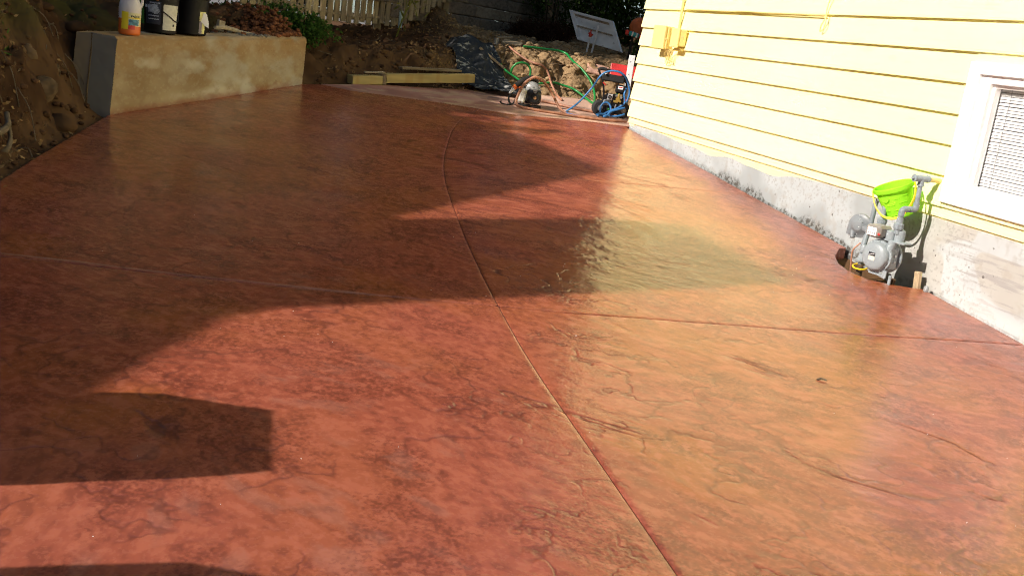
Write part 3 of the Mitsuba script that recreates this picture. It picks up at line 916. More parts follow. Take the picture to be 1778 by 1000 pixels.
# ---------------------------------------------------------------- foliage
def leaf_quads(centers, size, rng, aspect=0.55, droop=0.0, up=0.0):
    """small pointed leaves, two triangles each, in all directions"""
    n = len(centers)
    d = rng.normal(size=(n, 3))
    d[:, 2] = d[:, 2] * (1 - droop) - droop + up
    d /= np.linalg.norm(d, axis=1, keepdims=True)
    r = rng.normal(size=(n, 3))
    s = np.cross(d, r)
    s /= np.linalg.norm(s, axis=1, keepdims=True) + 1e-9
    L = size * rng.uniform(0.6, 1.3, n)[:, None]
    w = L * aspect * 0.5
    c = np.asarray(centers)
    v = np.stack([c, c + d * L * 0.5 + s * w, c + d * L, c + d * L * 0.5 - s * w], 1).reshape(-1, 3)
    k = np.arange(n) * 4
    return trimesh.Trimesh(v, np.vstack([np.column_stack([k, k + 1, k + 2]), np.column_stack([k, k + 2, k + 3])]), process=False)


def crown_points(c, rad, n, rng, clumps=40, tight=0.22):
    """points in leafy clumps through an ellipsoid"""
    c, rad = np.asarray(c, float), np.asarray(rad, float)
    u = rng.normal(size=(clumps, 3))
    u /= np.linalg.norm(u, axis=1, keepdims=True)
    cc = c + u * rad * rng.uniform(0.25, 1.0, (clumps, 1)) ** 0.6
    k = rng.integers(0, clumps, n)
    return cc[k] + rng.normal(size=(n, 3)) * rad * tight * rng.uniform(0.5, 1.2, (clumps, 1))[k]


def tree(x, y, z, h, rad, label, seed, n=9000, leaf=0.22, mat_leaf="mat_leaf", lean=(0, 0), low=0.42, clumps=60):
    rng = np.random.default_rng(seed)
    t = thing("tree", label, "tree")
    tr = curve([(x, y, z - 0.4), (x + lean[0] * 0.3, y + lean[1] * 0.3, z + h * 0.3), (x + lean[0], y + lean[1], z + h * 0.8)], 8)
    wood_ = [tube(tr, np.linspace(0.035 * h ** 0.9, 0.05, len(tr)), 9)]
    c = np.array([x + lean[0], y + lean[1], z + h * (1 + low) / 2])
    R = np.array([rad, rad, h * (1 - low) / 2])
    for _ in range(9):
        i = rng.integers(len(tr) // 2, len(tr) - 1)
        u = rng.normal(size=3)
        e = c + u / np.linalg.norm(u) * R * 0.8
        wood_.append(tube(curve([tr[i], (tr[i] + e) / 2 + [0, 0, 0.1 * h * rng.uniform(-0.3, 0.5)], e], 5), np.linspace(0.07, 0.015, 11), 6))
    part(t, "trunk", join(*wood_), "mat_bark")
    part(t, "crown", leaf_quads(crown_points(c, R, n, rng, clumps), leaf, rng), mat_leaf, False)


# trees on the sunny side of the yard, whose crowns dapple the bank and the back of the patio
tree(-12.3, 8.7, 2.2, 5.95, 2.35, "dense broadleaf tree beside the neighbour's gable", 1, 15000, 0.26, low=0.12, clumps=90)
tree(-13.0, 13.0, 2.2, 5.6, 2.6, "dense broadleaf tree second from the neighbour's gable", 2, 12000, 0.24, low=0.1)
tree(-12.6, 11.2, 2.2, 6.6, 2.4, "tall open tree with gaps in its crown by the neighbour's gable", 3, 2300, 0.24, low=0.55, clumps=46)
tree(-13.2, 14.8, 2.2, 9.8, 3.0, "tall open tree at the far end of the neighbour's row", 4, 6500, 0.26, low=0.4, clumps=80)
tree(-12.8, 11.9, 2.2, 10.8, 2.3, "tall tree with a high crown behind the open one by the neighbour's gable", 11, 8000, 0.26, low=0.79, clumps=60)
tree(-11.0, 17.5, 2.2, 8.0, 2.8, "dense tree beyond the slat fence's left end", 5, 12000, 0.26, low=0.15)
# behind the fence and the timber wall
tree(-6.5, 21, 2.2, 14, 3.6, "tall dark tree behind the left part of the slat fence", 6, 16000, 0.36, low=0.28, clumps=110)
tree(-2.5, 24, 2.2, 16, 3.8, "tall dark tree behind the middle of the slat fence", 7, 16000, 0.36, low=0.25, clumps=110)
tree(1.0, 23.5, 2.2, 15, 3.4, "tall dark tree behind the timber wall", 8, 16000, 0.36, low=0.14, clumps=110)
tree(6.5, 21, 2.0, 9, 3.2, "tall dark tree behind the house corner", 9, 9000, 0.3, low=0.12)
tree(-11, 23, 2.2, 14, 3.8, "tall dark tree far behind the fence at the left", 10, 12000, 0.36, low=0.25, clumps=90)


def shrub(name, label, cat, c, rad, n, leaf, seed, m, clumps=50, stems=8, aspect=0.55, droop=0.0):
    rng = np.random.default_rng(seed)
    t = thing(name, label, cat)
    c, rad = np.asarray(c, float), np.asarray(rad, float)
    st = []
    for _ in range(stems):
        a = rng.uniform(0, 6.28)
        e = c + rad * np.array([math.cos(a) * 0.6, math.sin(a) * 0.6, rng.uniform(-0.1, 0.7)])
        st.append(tube(curve([(c[0] + 0.1 * math.cos(a), c[1] + 0.1 * math.sin(a), c[2] - rad[2] * 1.05), (c + e) / 2 - [0, 0, rad[2] * 0.2], e], 5), np.linspace(0.02, 0.006, 11), 5))
    part(t, "stems", join(*st), "mat_bark")
    part(t, "foliage", leaf_quads(crown_points(c, rad, n, rng, clumps), leaf, rng, aspect, droop), m, False)


shrub("hedge_shrub", "dark green hedge shrub behind the leaning white panel", "shrub", (2.05, 18.2, 3.2), (1.15, 1.0, 1.8), 9000, 0.10, 21, "mat_hedge", 70)
shrub("hedge_shrub", "dark shrub in deep shade beside the house corner", "shrub", (3.6, 17.6, 3.0), (1.1, 1.0, 1.8), 7000, 0.10, 22, "mat_hedge", 60)
shrub("hedge_shrub", "thin twiggy shrub standing before the end of the timber wall", "shrub", (1.1, 17.6, 2.55), (0.45, 0.45, 0.9), 700, 0.07, 23, "mat_hedge", 30, 14)
shrub("ivy_clump", "low green leafy ground cover under the fence, behind the wall's right end", "plant", (-3.62, 12.22, 1.50), (0.34, 0.42, 0.17), 2200, 0.05, 24, "mat_grass", 30, 5)
shrub("ivy_clump", "second green leafy clump under the slat fence above the soil heap", "plant", (-4.1, 12.2, 1.62), (0.5, 0.3, 0.12), 1400, 0.05, 25, "mat_grass", 30, 5)
shrub("dead_brush_pile", "dark reddish brown heap of dead brush before the timber wall", "brush", (0.62, 16.5, 1.80), (0.55, 0.45, 0.19), 4200, 0.10, 26, "mat_brush", 60, 26, 0.14)

# bamboo-like stalk before the fence
bt = thing("bamboo_stalk", "yellow-green bamboo stalk with leaves leaning across the slat fence", "plant")
bp = curve([(-2.32, 13.55, 1.42), (-2.22, 13.62, 1.78), (-2.06, 13.75, 2.1), (-1.98, 13.8, 2.5)], 6)
part(bt, "stem", join(tube(bp, np.linspace(0.012, 0.006, len(bp)), 6), tube(curve([(-2.2, 13.63, 1.8), (-2.2, 13.7, 2.05), (-2.3, 13.75, 2.35)], 5), 0.006, 5)), "mat_bamboo")
rng = np.random.default_rng(5)
part(bt, "leaves", leaf_quads(bp[rng.integers(8, len(bp), 70)] + rng.normal(size=(70, 3)) * [0.10, 0.06, 0.09], 0.16, rng, 0.16, 0.3), "mat_bamboo", False)

# grass on the upper bank at the left (blades nobody could count)
rng = np.random.default_rng(8)
gp = []
for _ in range(80):
    cx, cy = rng.uniform(-8.2, -5.9), rng.uniform(6.2, 11.8)
    if edge_near(np.array(cx), np.array(cy))[0] < 0.62:
        continue
    k = rng.integers(10, 60)
    gp.append(np.column_stack([cx + rng.normal(size=k) * 0.10, cy + rng.normal(size=k) * 0.10]))
for (cx, cy, k) in ((-6.62, 8.9, 500), (-6.2, 8.55, 160), (-6.25, 7.75, 160), (-6.9, 10.2, 500), (-5.9, 10.6, 600), (-5.6, 11.0, 500), (-6.4, 10.6, 500), (-5.9, 11.0, 300)):
    gp.append(np.column_stack([cx + rng.normal(size=k) * 0.14, cy + rng.normal(size=k) * 0.16]))
gp = np.vstack(gp)
gm = leaf_quads(np.column_stack([gp, ground(gp[:, 0], gp[:, 1]) - 0.01]), 0.075, rng, 0.14, 0, 1.3)
single("grass", gm, "mat_grass", "sparse green grass on the shaded upper bank at the left", "grass", kind="stuff", smooth=False)

# leaf litter, clods and twigs on the earth
rng = np.random.default_rng(9)


def scatter(n, x0, x1, y0, y1, dmin=0.02, dmax=9.0):
    x, y = rng.uniform(x0, x1, n), rng.uniform(y0, y1, n)
    d, al, _ = edge_near(x, y)
    ok = (d > dmin) & (d < dmax) & ~shapely.contains_xy(SLABPOLY, x, y) & ~((al > 4.98) & (al < 6.0) & (d < 0.4))
    return x[ok], y[ok]


lx, ly = scatter(1100, -8, -5.4, 4.5, 9.2)
lx2, ly2 = scatter(1800, -5, 2, 11.3, 17)
ll = []
for (cx, cy, sx, sy, k) in ((-1.85, 12.75, 0.2, 0.14, 420), (-1.5, 14.75, 0.45, 0.3, 500), (-2.0, 14.4, 0.3, 0.2, 160), (-5.95, 6.9, 0.10, 0.55, 380), (-1.75, 12.45, 0.2, 0.07, 110), (-5.15, 11.0, 0.2, 0.3, 140), (-3.05, 12.03, 0.14, 0.06, 60)):
    ll.append(np.column_stack([cx + rng.normal(size=k) * sx, cy + rng.normal(size=k) * sy]))
ll = np.vstack(ll + [np.column_stack([lx, ly]), np.column_stack([lx2, ly2])])
ll = ll[~shapely.contains_xy(SLABPOLY.buffer(-0.12), ll[:, 0], ll[:, 1])]
zz = np.where(shapely.contains_xy(SLABPOLY, ll[:, 0], ll[:, 1]), SLOPE * ll[:, 1] + 0.004, ground(ll[:, 0], ll[:, 1]) + 0.008)
single("leaf_litter", leaf_quads(np.column_stack([ll, zz]), 0.042, rng, 0.5, 0, 0.1), "mat_dead_leaf", "dry tan leaf litter strewn over the earth bank", "leaves", kind="stuff", smooth=False)


def clods(n, x0, x1, y0, y1, r0, r1, dmin=0.03, dmax=9, sink=0.3):
    x, y = scatter(n, x0, x1, y0, y1, dmin, dmax)
    z = ground(x, y)
    protos = [rock(1.0, s, 1) for s in range(7)]
    out = []
    for a, b, c in zip(x, y, z):
        r = r0 + (r1 - r0) * rng.uniform() ** 3
        m = protos[rng.integers(7)]
        R = rot((0, 0, 1), rng.uniform(0, 360))[:3, :3]
        out.append(trimesh.Trimesh((m.vertices @ R.T) * r * rng.uniform(0.8, 1.2, 3) + [a, b, c + r * sink], m.faces, process=False))
    return join(*out)


single("soil_lumps", clods(150, -7.4, -5.3, 5.5, 9.0, 0.035, 0.13, 0.06, 1.1, -0.25), "mat_dirt", "larger lumps of brown earth bulging from the cut bank at the left", "soil", kind="stuff", smooth=60)
single("soil_lumps", clods(90, -3.6, -1.4, 11.6, 14.0, 0.03, 0.09, 0.06, 2, -0.2), "mat_dirt", "larger lumps of brown earth bulging from the bank below the slat fence", "soil", kind="stuff", smooth=60)
single("soil_clods", clods(2600, -8, -5.2, 4.5, 9.4, 0.004, 0.035), "mat_clod", "brown soil clods on the shaded bank at the left", "soil", kind="stuff", smooth=False)
single("soil_clods", join(clods(2200, -5, -1.4, 11.2, 15.5, 0.004, 0.035)), "mat_clod", "brown soil clods on the bank below the slat fence", "soil", kind="stuff", smooth=False)
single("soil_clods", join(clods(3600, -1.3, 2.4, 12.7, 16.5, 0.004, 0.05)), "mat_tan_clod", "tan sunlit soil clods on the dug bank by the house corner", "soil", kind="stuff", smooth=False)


# ---------------------------------------------------------------- frames for things that stand in the yard
class Frame:
    """a: to the right as seen from the patio's near end, b: away, c: up"""

    def __init__(self, o, az):
        a = math.radians(az)
        self.o = np.asarray(o, float)
        self.M = np.eye(4)
        self.M[:3, 0] = (math.cos(a), -math.sin(a), 0)
        self.M[:3, 1] = (math.sin(a), math.cos(a), 0)
        self.M[:3, 3] = self.o

    def __call__(self, mesh):
        m = mesh.copy()
        m.apply_transform(self.M)
        return m


def cyl_text(s, h, c, r, a0, z, bold=True):
    """letters set one by one round an upright cylinder, reading to the right from angle a0"""
    out, a = [], a0
    for ch in s:
        if ch != " ":
            w = meshkit.text_mesh(ch, h, 0.0005, bold).extents[0]
            step = math.degrees(w / r)
            t = math.radians(a + step / 2)
            n = np.array([math.cos(t), math.sin(t), 0])
            m = text_at(ch, h, np.array([c[0], c[1], z]) + n * (r + 0.0016), (-n[1], n[0], 0), (0, 0, 1), 0.0005, bold)
            out.append(m)
            a += step + math.degrees(0.12 * h / r)
        else:
            a += math.degrees(0.4 * h / r)
    return join(*out)


# ---------------------------------------------------------------- on the retaining wall
JC, JZ = (-5.27, 8.97), 1.322
jug = thing("gallon_jug", "translucent white gallon jug with orange liquid and a yellow label on the retaining wall", "jug")
part(jug, "bottle", lathe([(0.0845, 0.128), (0.0855, 0.16), (0.086, 0.215), (0.083, 0.238), (0.074, 0.265), (0.060, 0.292), (0.044, 0.318), (0.030, 0.334), (0.024, 0.345), (0.024, 0.362)], 40, loc=(*JC, JZ)), "mat_jug", 40)
part(jug, "liquid", lathe([(0.0, 0.001), (0.074, 0.001), (0.082, 0.010), (0.085, 0.024), (0.0848, 0.07), (0.0845, 0.128)], 40, loc=(*JC, JZ)), "mat_jug_fill", 40, label="orange liquid filling the lower third of the jug")
part(jug, "cap", lathe([(0.026, 0.362), (0.027, 0.385), (0.0, 0.385)], 24, loc=(*JC, JZ)), "mat_orange")
part(jug, "handle", tube(curve([(JC[0] + 0.045, JC[1] + 0.01, JZ + 0.325), (JC[0] + 0.082, JC[1] + 0.02, JZ + 0.31), (JC[0] + 0.09, JC[1] + 0.02, JZ + 0.26), (JC[0] + 0.08, JC[1] + 0.015, JZ + 0.225)], 5), 0.011, 8), "mat_jug")
part(jug, "side_label", cyl_sheet(JC, 0.086, -131, -93, JZ + 0.045, JZ + 0.182, 8), "mat_sticker_yellow", False)
lb = part(jug, "front_label", cyl_sheet(JC, 0.086, -92.5, -14, JZ + 0.072, JZ + 0.176, 14), "mat_label_cream", False)
part(lb, "lettering", cyl_text("Fabul", 0.021, JC, 0.086, -80, JZ + 0.147), "mat_ink", False)
part(lb, "yellow_band", cyl_sheet(JC, 0.086, -92, -14.5, JZ + 0.131, JZ + 0.140, 14, 0.0015), "mat_sticker_yellow", False)
part(lb, "picture", cyl_sheet(JC, 0.086, -91, -34, JZ + 0.078, JZ + 0.124, 10, 0.0015), "mat_label_blue", False)
part(lb, "picture_floor", cyl_sheet(JC, 0.086, -92, -58, JZ + 0.045, JZ + 0.078, 8, 0.0016), "mat_red", False)


def pail(loc, r0, r1, h, label):
    key = thing("black_bucket", label, "bucket")
    x, y, z = loc
    pr = [(0.0, 0.002), (r0 - 0.008, 0.002), (r0, 0.012), (r0 + (r1 - r0) * 0.76, h * 0.78), (r1 * 1.005, h * 0.785), (r1 * 1.03, h * 0.79), (r1 * 1.03, h * 0.81), (r1, h * 0.815), (r1, h * 0.86),
          (r1 * 1.03, h * 0.865), (r1 * 1.03, h * 0.885), (r1, h * 0.89), (r1, h * 0.97), (r1 * 1.03, h * 0.975), (r1 * 1.03, h), (r1 - 0.004, h), (r1 - 0.005, h * 0.9)]
    part(key, "pail", lathe(pr, 48, loc=loc), "mat_bucket_black", 30)
    part(key, "lid", lathe([(r1 * 1.035, h * 0.955), (r1 * 1.045, h * 0.96), (r1 * 1.045, h * 1.015), (r1 * 0.97, h * 1.02), (r1 * 0.94, h * 0.99), (0, h * 0.99)], 48, loc=loc), "mat_bucket_black", 30)
    return key


B1, R1 = (-5.055, 9.475, 1.343), 0.130
b1 = pail(B1, R1, 0.150, 0.40, "black bucket with a dark blue label, first beside the orange jug")


def b_r(z, r0=R1, r1=0.15, h=0.40):
    return r0 + (r1 - r0) * 0.76 * min(z / (0.78 * h), 1)


def cone_sheet(c, a0, a1, z0, z1, n=10, lift=0.001, rf=b_r):
    a = np.radians(np.linspace(a0, a1, n))
    v = np.vstack([np.stack([c[0] + (rf(z) + lift) * np.cos(a), c[1] + (rf(z) + lift) * np.sin(a), np.full(n, c[2] + z)], -1) for z in (z0, z1)])
    f = []
    for k in range(n - 1):
        f += [(k, k + 1, n + k + 1), (k, n + k + 1, n + k)]
    return trimesh.Trimesh(v, np.array(f), process=False)


dk = part(b1, "dark_label", cone_sheet(B1, -148, -88, 0.075, 0.262), "mat_sticker_dark", False, label="dark label with a pale blue emblem and lines of print")
em = []
rng = np.random.default_rng(4)
for (a, z, w, h) in ((-122, 0.205, 26, 0.05), (-108, 0.195, 22, 0.055), (-115, 0.222, 30, 0.03), (-100, 0.185, 14, 0.03), (-133, 0.215, 10, 0.025), (-126, 0.18, 18, 0.02), (-106, 0.172, 12, 0.022)):
    em.append(cone_sheet(B1, a - w / 2, a + w / 2, z - h / 2, z + h / 2, 5, 0.0017 + 0.0001 * len(em)))
part(dk, "emblem", join(*em), "mat_sticker_blue", False)
part(dk, "print_line", cone_sheet(B1, -134, -94, 0.140, 0.149, 6, 0.002), "mat_sticker_blue", False)
part(dk, "print_line", cone_sheet(B1, -134, -94, 0.112, 0.121, 6, 0.002), "mat_sticker_blue", False)
part(dk, "heading", cone_sheet(B1, -128, -92, 0.246, 0.255, 6, 0.002), "mat_sticker_blue", False)
part(dk, "tag", cone_sheet(B1, -151, -140, 0.205, 0.232, 4, 0.0022), "mat_paper", False)
wl_ = part(b1, "white_label", cone_sheet(B1, -80, -18, 0.035, 0.245), "mat_sticker_white", False, label="white paper label crossed by the bucket's black handle")
part(wl_, "printed_mark", cone_sheet(B1, -42, -34, 0.07, 0.088, 4, 0.0018), "mat_ink", False)
hp = [np.array([B1[0] + (b_r(z) + 0.006) * math.cos(math.radians(a)), B1[1] + (b_r(z) + 0.006) * math.sin(math.radians(a)), B1[2] + z]) for a, z in ((-84, 0.19), (-70, 0.168), (-52, 0.140), (-36, 0.118), (-20, 0.112), (0, 0.13), (20, 0.19), (40, 0.28))]
part(b1, "handle", tube(curve(hp, 4), 0.0055, 6), "mat_black")
part(b1, "flame_print", cone_sheet(B1, -60, -14, 0.318, 0.36, 8, 0.006), "mat_flame", False, label="orange flame-like print near the rim")
part(b1, "orange_spot", cone_sheet(B1, -104, -96, 0.272, 0.295, 4, 0.0016), "mat_flame", False)

B2, R2 = (-4.815, 9.765, 1.353), 0.136
b2 = pail(B2, R2, 0.158, 0.40, "black bucket with a torn pale label, second from the orange jug")
r2f = lambda z: b_r(z, R2, 0.158)
part(b2, "torn_label", cone_sheet(B2, -58, -30, 0.02, 0.21, 8, 0.001, r2f), "mat_paper_yellow", False)
part(b2, "label_print", cone_sheet(B2, -58, -46, 0.02, 0.13, 5, 0.0017, r2f), "mat_label_purple", False)
fl = []
for t, (a, z, w, lift) in enumerate(((-52, 0.125, 0, 0.003), (-44, 0.205, 0, 0.004), (-30, 0.195, 0, 0.010), (-18, 0.115, 0, 0.022), (-22, 0.075, 0, 0.028), (-34, 0.09, 0, 0.012))):
    fl.append([B2[0] + (r2f(z) + lift) * math.cos(math.radians(a)), B2[1] + (r2f(z) + lift) * math.sin(math.radians(a)), B2[2] + z])
part(b2, "peeling_flap", trimesh.Trimesh(np.array(fl), [(0, 5, 1), (1, 5, 2), (2, 5, 3), (5, 4, 3)], process=False), "mat_paper", False, label="pale flap of the label peeling off")
gp_ = box((0.17, 0.02, 0.40), 0.004)
gp_.apply_transform(rot((1, 0, 0), -6))
single("green_board", mv(gp_, (-5.22, 9.86, 1.55), rz=8), "mat_green_panel", "green flat board standing on the wall between the orange jug and the first black bucket", "board")

single("bent_stick", tube(curve([(-4.60, 10.35, 1.425), (-4.50, 10.52, 1.43), (-4.36, 10.70, 1.405), (-4.20, 10.82, 1.392)], 6), [0.016] * 4 + [0.021] * 8 + [0.014] * 7, 8), "mat_driftwood",
       "pale bent stick lying on the retaining wall right of the buckets", "stick")
single("wood_chip_block", mv(rough_up(subdiv(box((0.07, 0.05, 0.10), 0.004), 0.03), 0.006, 20), (-4.55, 10.63, 1.44), rz=30, ry=10), "mat_driftwood", "small upright tan chunk of wood on the wall behind the bent stick", "wood")
rng = np.random.default_rng(14)
for (c, k, sx, sy, r0, r1, m_, name, label, zf) in (
        ((-4.30, 10.72), 90, 0.16, 0.14, 0.008, 0.03, "mat_grey_stone", "grey_rubble", "grey concrete rubble scattered on the retaining wall", None),
        ((-4.02, 11.36), 1100, 0.24, 0.30, 0.006, 0.04, "mat_red_clod", "red_soil_heap", "reddish brown heap of crumbly soil on the wall's right end", 0.26)):
    out = []
    for _ in range(k):
        x, y = c[0] + rng.normal() * sx, c[1] + rng.normal() * sy
        q_ = np.array([x, y, 0]) - ta * [1, 1, 0]
        if q_ @ nrm > -0.03 or q_ @ fdir > 3.16:
            continue
        base = 1.31 + 0.105 * (q_ @ fdir) / 3.19 if q_ @ nrm > -0.34 else max(float(ground(np.array(x), np.array(y))), 1.36)
        if zf:
            base += zf * rng.uniform() * math.exp(-((x - c[0]) / sx) ** 2 - ((y - c[1]) / sy) ** 2) * (1 if q_ @ nrm < -0.10 else 0.3)
        r = r0 + (r1 - r0) * rng.uniform() ** 2
        out.append(mv(rock(r, int(rng.integers(40)), 1), (x, y, base + r * 0.25), rz=rng.uniform(0, 360)))
    single(name, join(*out), m_, label, "soil" if zf else "rubble", kind="stuff", smooth=False)

# stones set in the bank
for (p, r, label) in (((-5.90, 8.17, 1.13), 0.075, "round brown stone sticking out high in the left bank"), ((-5.75, 8.30, 1.04), 0.06, "brown stone in the left bank beside the wall's dark gap"),
                      ((-5.77, 8.10, 0.90), 0.10, "large yellowish stone in the middle of the left bank")):
    single("embedded_stone", mv(rough_up(rock(r, int(r * 900), 3, (1, 0.8, 1.1)), 0.006, 18), p), "mat_stone", label, "stone")
for (pts_, r, label) in (([(-5.99, 6.88, 0.66), (-5.90, 6.98, 0.70), (-5.85, 7.12, 0.74), (-5.88, 7.28, 0.80)], 0.032, "grey weathered root across the foot of the left bank"),
                         ([(-5.92, 6.80, 0.56), (-5.84, 6.95, 0.60), (-5.83, 7.12, 0.66), (-5.87, 7.25, 0.76)], 0.024, "second grey root below the first at the foot of the left bank"),
                         ([(-5.98, 6.75, 0.52), (-5.90, 6.72, 0.60), (-5.93, 6.66, 0.72)], 0.02, "short grey root stub at the left edge of the bank")):
    c_ = curve(pts_, 6)
    single("exposed_root", rough_up(tube(c_, np.linspace(r, r * 0.5, len(c_)), 10), 0.008, 22, 3), "mat_root", label, "root")
rng = np.random.default_rng(31)
tw_ = []
for _ in range(60):
    x, y = rng.uniform(-6.6, -5.7), rng.uniform(6.2, 8.8)
    if edge_near(np.array(x), np.array(y))[0] < 0.06:
        continue
    z = float(ground(np.array(x), np.array(y)))
    a, L = rng.uniform(0, 6.28), rng.uniform(0.05, 0.22)
    e = np.array([x + L * math.cos(a), y + L * math.sin(a), 0])
    e[2] = float(ground(np.array(e[0]), np.array(e[1])))
    tw_.append(tube(curve([(x, y, z + 0.01), ((x + e[0]) / 2 + 0.02, (y + e[1]) / 2, (z + e[2]) / 2 + 0.04), (e[0], e[1], e[2] + 0.01)], 4), 0.0035, 5))
for _ in range(90):
    x, y = rng.uniform(-4, 0.8), rng.uniform(11.9, 15.0)
    z = float(ground(np.array(x), np.array(y)))
    a, L = rng.uniform(0, 6.28), rng.uniform(0.06, 0.25)
    e = (x + L * math.cos(a), y + L * math.sin(a), z + rng.uniform(0.0, 0.1))
    tw_.append(tube([(x, y, z + 0.008), e], 0.004, 5))
single("fallen_twigs", join(*tw_), "mat_root", "thin dry twigs and roots littered over the earth bank", "twigs", kind="stuff")

# ---------------------------------------------------------------- lumber, fabric, hoses
lum = thing("yellow_lumber", "long yellow-painted board lying at the edge of the old patio", "board")


def beam(p0, p1, w, h, c=0.004):
    p0, p1 = np.asarray(p0, float), np.asarray(p1, float)
    d = p1 - p0
    L = np.linalg.norm(d)
    d /= L
    s = np.cross(d, [0, 0, 1.0])
    s /= np.linalg.norm(s)
    m = box((L, w, h), c)
    M = np.eye(4)
    M[:3, 0], M[:3, 1], M[:3, 2], M[:3, 3] = d, -s, np.cross(s, d) * 1.0, (p0 + p1) / 2
    m.apply_transform(M)
    return m


part(lum, "board", beam((-2.66, 12.02, 1.045), (-1.52, 12.33, 1.150), 0.13, 0.105), "mat_lumber")
part(lum, "cleat", beam((-2.705, 12.008, 1.032), (-2.665, 12.02, 1.036), 0.14, 0.120), "mat_old_wood", label="brown wooden cleat across the yellow board")
part(lum, "end_piece", beam((-3.08, 11.86, 0.995), (-2.71, 12.006, 1.020), 0.13, 0.098), "mat_lumber")
single("lumber_offcut", beam((-2.90, 12.02, 1.085), (-2.66, 12.10, 1.105), 0.05, 0.018), "mat_driftwood", "thin pale offcut lying on top of the yellow board", "stick")
single("brown_plank", beam((-2.42, 12.36, 1.17), (-1.62, 12.62, 1.21), 0.10, 0.03), "mat_old_wood", "thin brown plank behind the yellow board", "board")
single("leaning_stake", beam((-1.30, 13.02, 1.515), (-0.93, 13.02, 1.29), 0.03, 0.03), "mat_driftwood", "thin pale wooden stake lying down the bank beside the black sheet", "stake")

# black sheet draped down the bank
U, V = np.meshgrid(np.linspace(0, 1, 70), np.linspace(0, 1, 60), indexing="ij")
c00, c10, c11, c01 = (np.array(p) for p in ((-1.72, 13.20), (-0.98, 13.55), (-0.86, 12.02), (-1.58, 12.42)))
SX = (c00[0] * (1 - U) + c10[0] * U) * (1 - V) + (c01[0] * (1 - U) + c11[0] * U) * V
SY = (c00[1] * (1 - U) + c10[1] * U) * (1 - V) + (c01[1] * (1 - U) + c11[1] * U) * V
SX = SX + 0.05 * (meshkit.fbm(np.stack([U * 5, V * 5, 0 * U], -1), 3, 2) - 0.5)
SZ = np.where(shapely.contains_xy(SLABPOLY, SX, SY), SLOPE * SY, ground(SX, SY))
SZ = ndimage.gaussian_filter(ndimage.maximum_filter(SZ, 5), 2.5)
PP = np.stack([SX, SY, 0 * SX], -1)
SZ = SZ + 0.035 + 0.085 * meshkit.fbm(PP * 6.5, 4, 12) + 0.035 * np.abs(2 * meshkit.fbm(PP * 9 + 4, 3, 13) - 1)
rim = np.minimum(np.minimum(U, 1 - U), 1 - V)
SZ = SZ - 0.02 * sstep(0.05, 0, rim)
k = np.arange(70 * 60).reshape(70, 60)
qd = np.stack([k[:-1, :-1], k[1:, :-1], k[1:, 1:], k[:-1, 1:]], -1).reshape(-1, 4)
sheet = trimesh.Trimesh(np.stack([SX, SY, SZ], -1).reshape(-1, 3), np.vstack([qd[:, [0, 1, 2]], qd[:, [0, 2, 3]]]), process=False)
lower = sheet.copy()
lower.vertices = lower.vertices - [0, 0, 0.004]
single("black_sheet", join(sheet, trimesh.Trimesh(lower.vertices, lower.faces[:, ::-1], process=False)), "mat_fabric", "crumpled black plastic sheet with chalky dust draped down the bank", "sheet", smooth=True)


def hose(name, paths, r, m, label, cat="hose"):
    ms = [tube(curve(p, 7), r, 9) for p in paths]
    if len(ms) == 1:
        return single(name, ms[0], m, label, cat, smooth=True)
    key = thing(name, label, cat)
    for q_ in ms:
        part(key, "length", q_, m, True)
    return key


hose("green_hose", [[(-0.55, 13.55, 1.60), (-0.2, 13.70, 1.60), (0.05, 13.85, 1.60), (0.165, 13.80, 1.575), (0.174, 13.65, 1.525), (0.19, 13.42, 1.46), (0.243, 13.33, 1.41), (0.30, 13.22, 1.33), (0.355, 13.14, 1.24), (0.365, 13.02, 1.13),
                      (0.32, 12.85, 1.055), (0.19, 12.50, 1.022), (0.22, 12.42, 1.016), (0.36, 12.66, 1.035), (0.58, 12.95, 1.066), (0.68, 13.0, 1.13), (0.80, 13.05, 1.2)]], 0.016, "mat_hose_green",
     "bright green garden hose looping down the sunlit dirt bank to the pressure washer")
hose("green_hose", [[(-0.98, 13.06, 1.34), (-0.95, 13.03, 1.30), (-0.89, 12.98, 1.25), (-0.80, 12.95, 1.205), (-0.70, 12.90, 1.16), (-0.5, 12.95, 1.15), (-0.36, 12.98, 1.17), (-0.255, 13.0, 1.19), (-0.107, 13.04, 1.172), (0.023, 12.98, 1.146), (0.10, 12.9, 1.105),
                      (0.165, 12.72, 1.04), (0.145, 12.5, 1.02), (0.17, 12.25, 1.0), (0.23, 12.05, 0.985)], [(-0.826, 13.05, 1.22), (-0.83, 13.02, 1.30), (-0.785, 13.0, 1.37), (-0.70, 13.0, 1.395), (-0.62, 13.02, 1.375), (-0.575, 13.02, 1.32), (-0.57, 13.02, 1.23)]], 0.015, "mat_hose_green",
     "green hose running behind the backpack blower with one loop standing up")
hose("orange_hose", [[(-0.75, 13.55, 1.57), (-0.68, 13.40, 1.505), (-0.591, 13.28, 1.445), (-0.51, 13.14, 1.41), (-0.41, 13.10, 1.395), (-0.325, 13.12, 1.345), (-0.285, 13.08, 1.265), (-0.295, 12.95, 1.195), (-0.275, 12.88, 1.13), (-0.25, 12.80, 1.06), (-0.28, 12.58, 1.032), (-0.30, 12.40, 1.012)]],
     0.015, "mat_hose_orange", "dull orange air hose coming down the dirt bank into the patio corner")
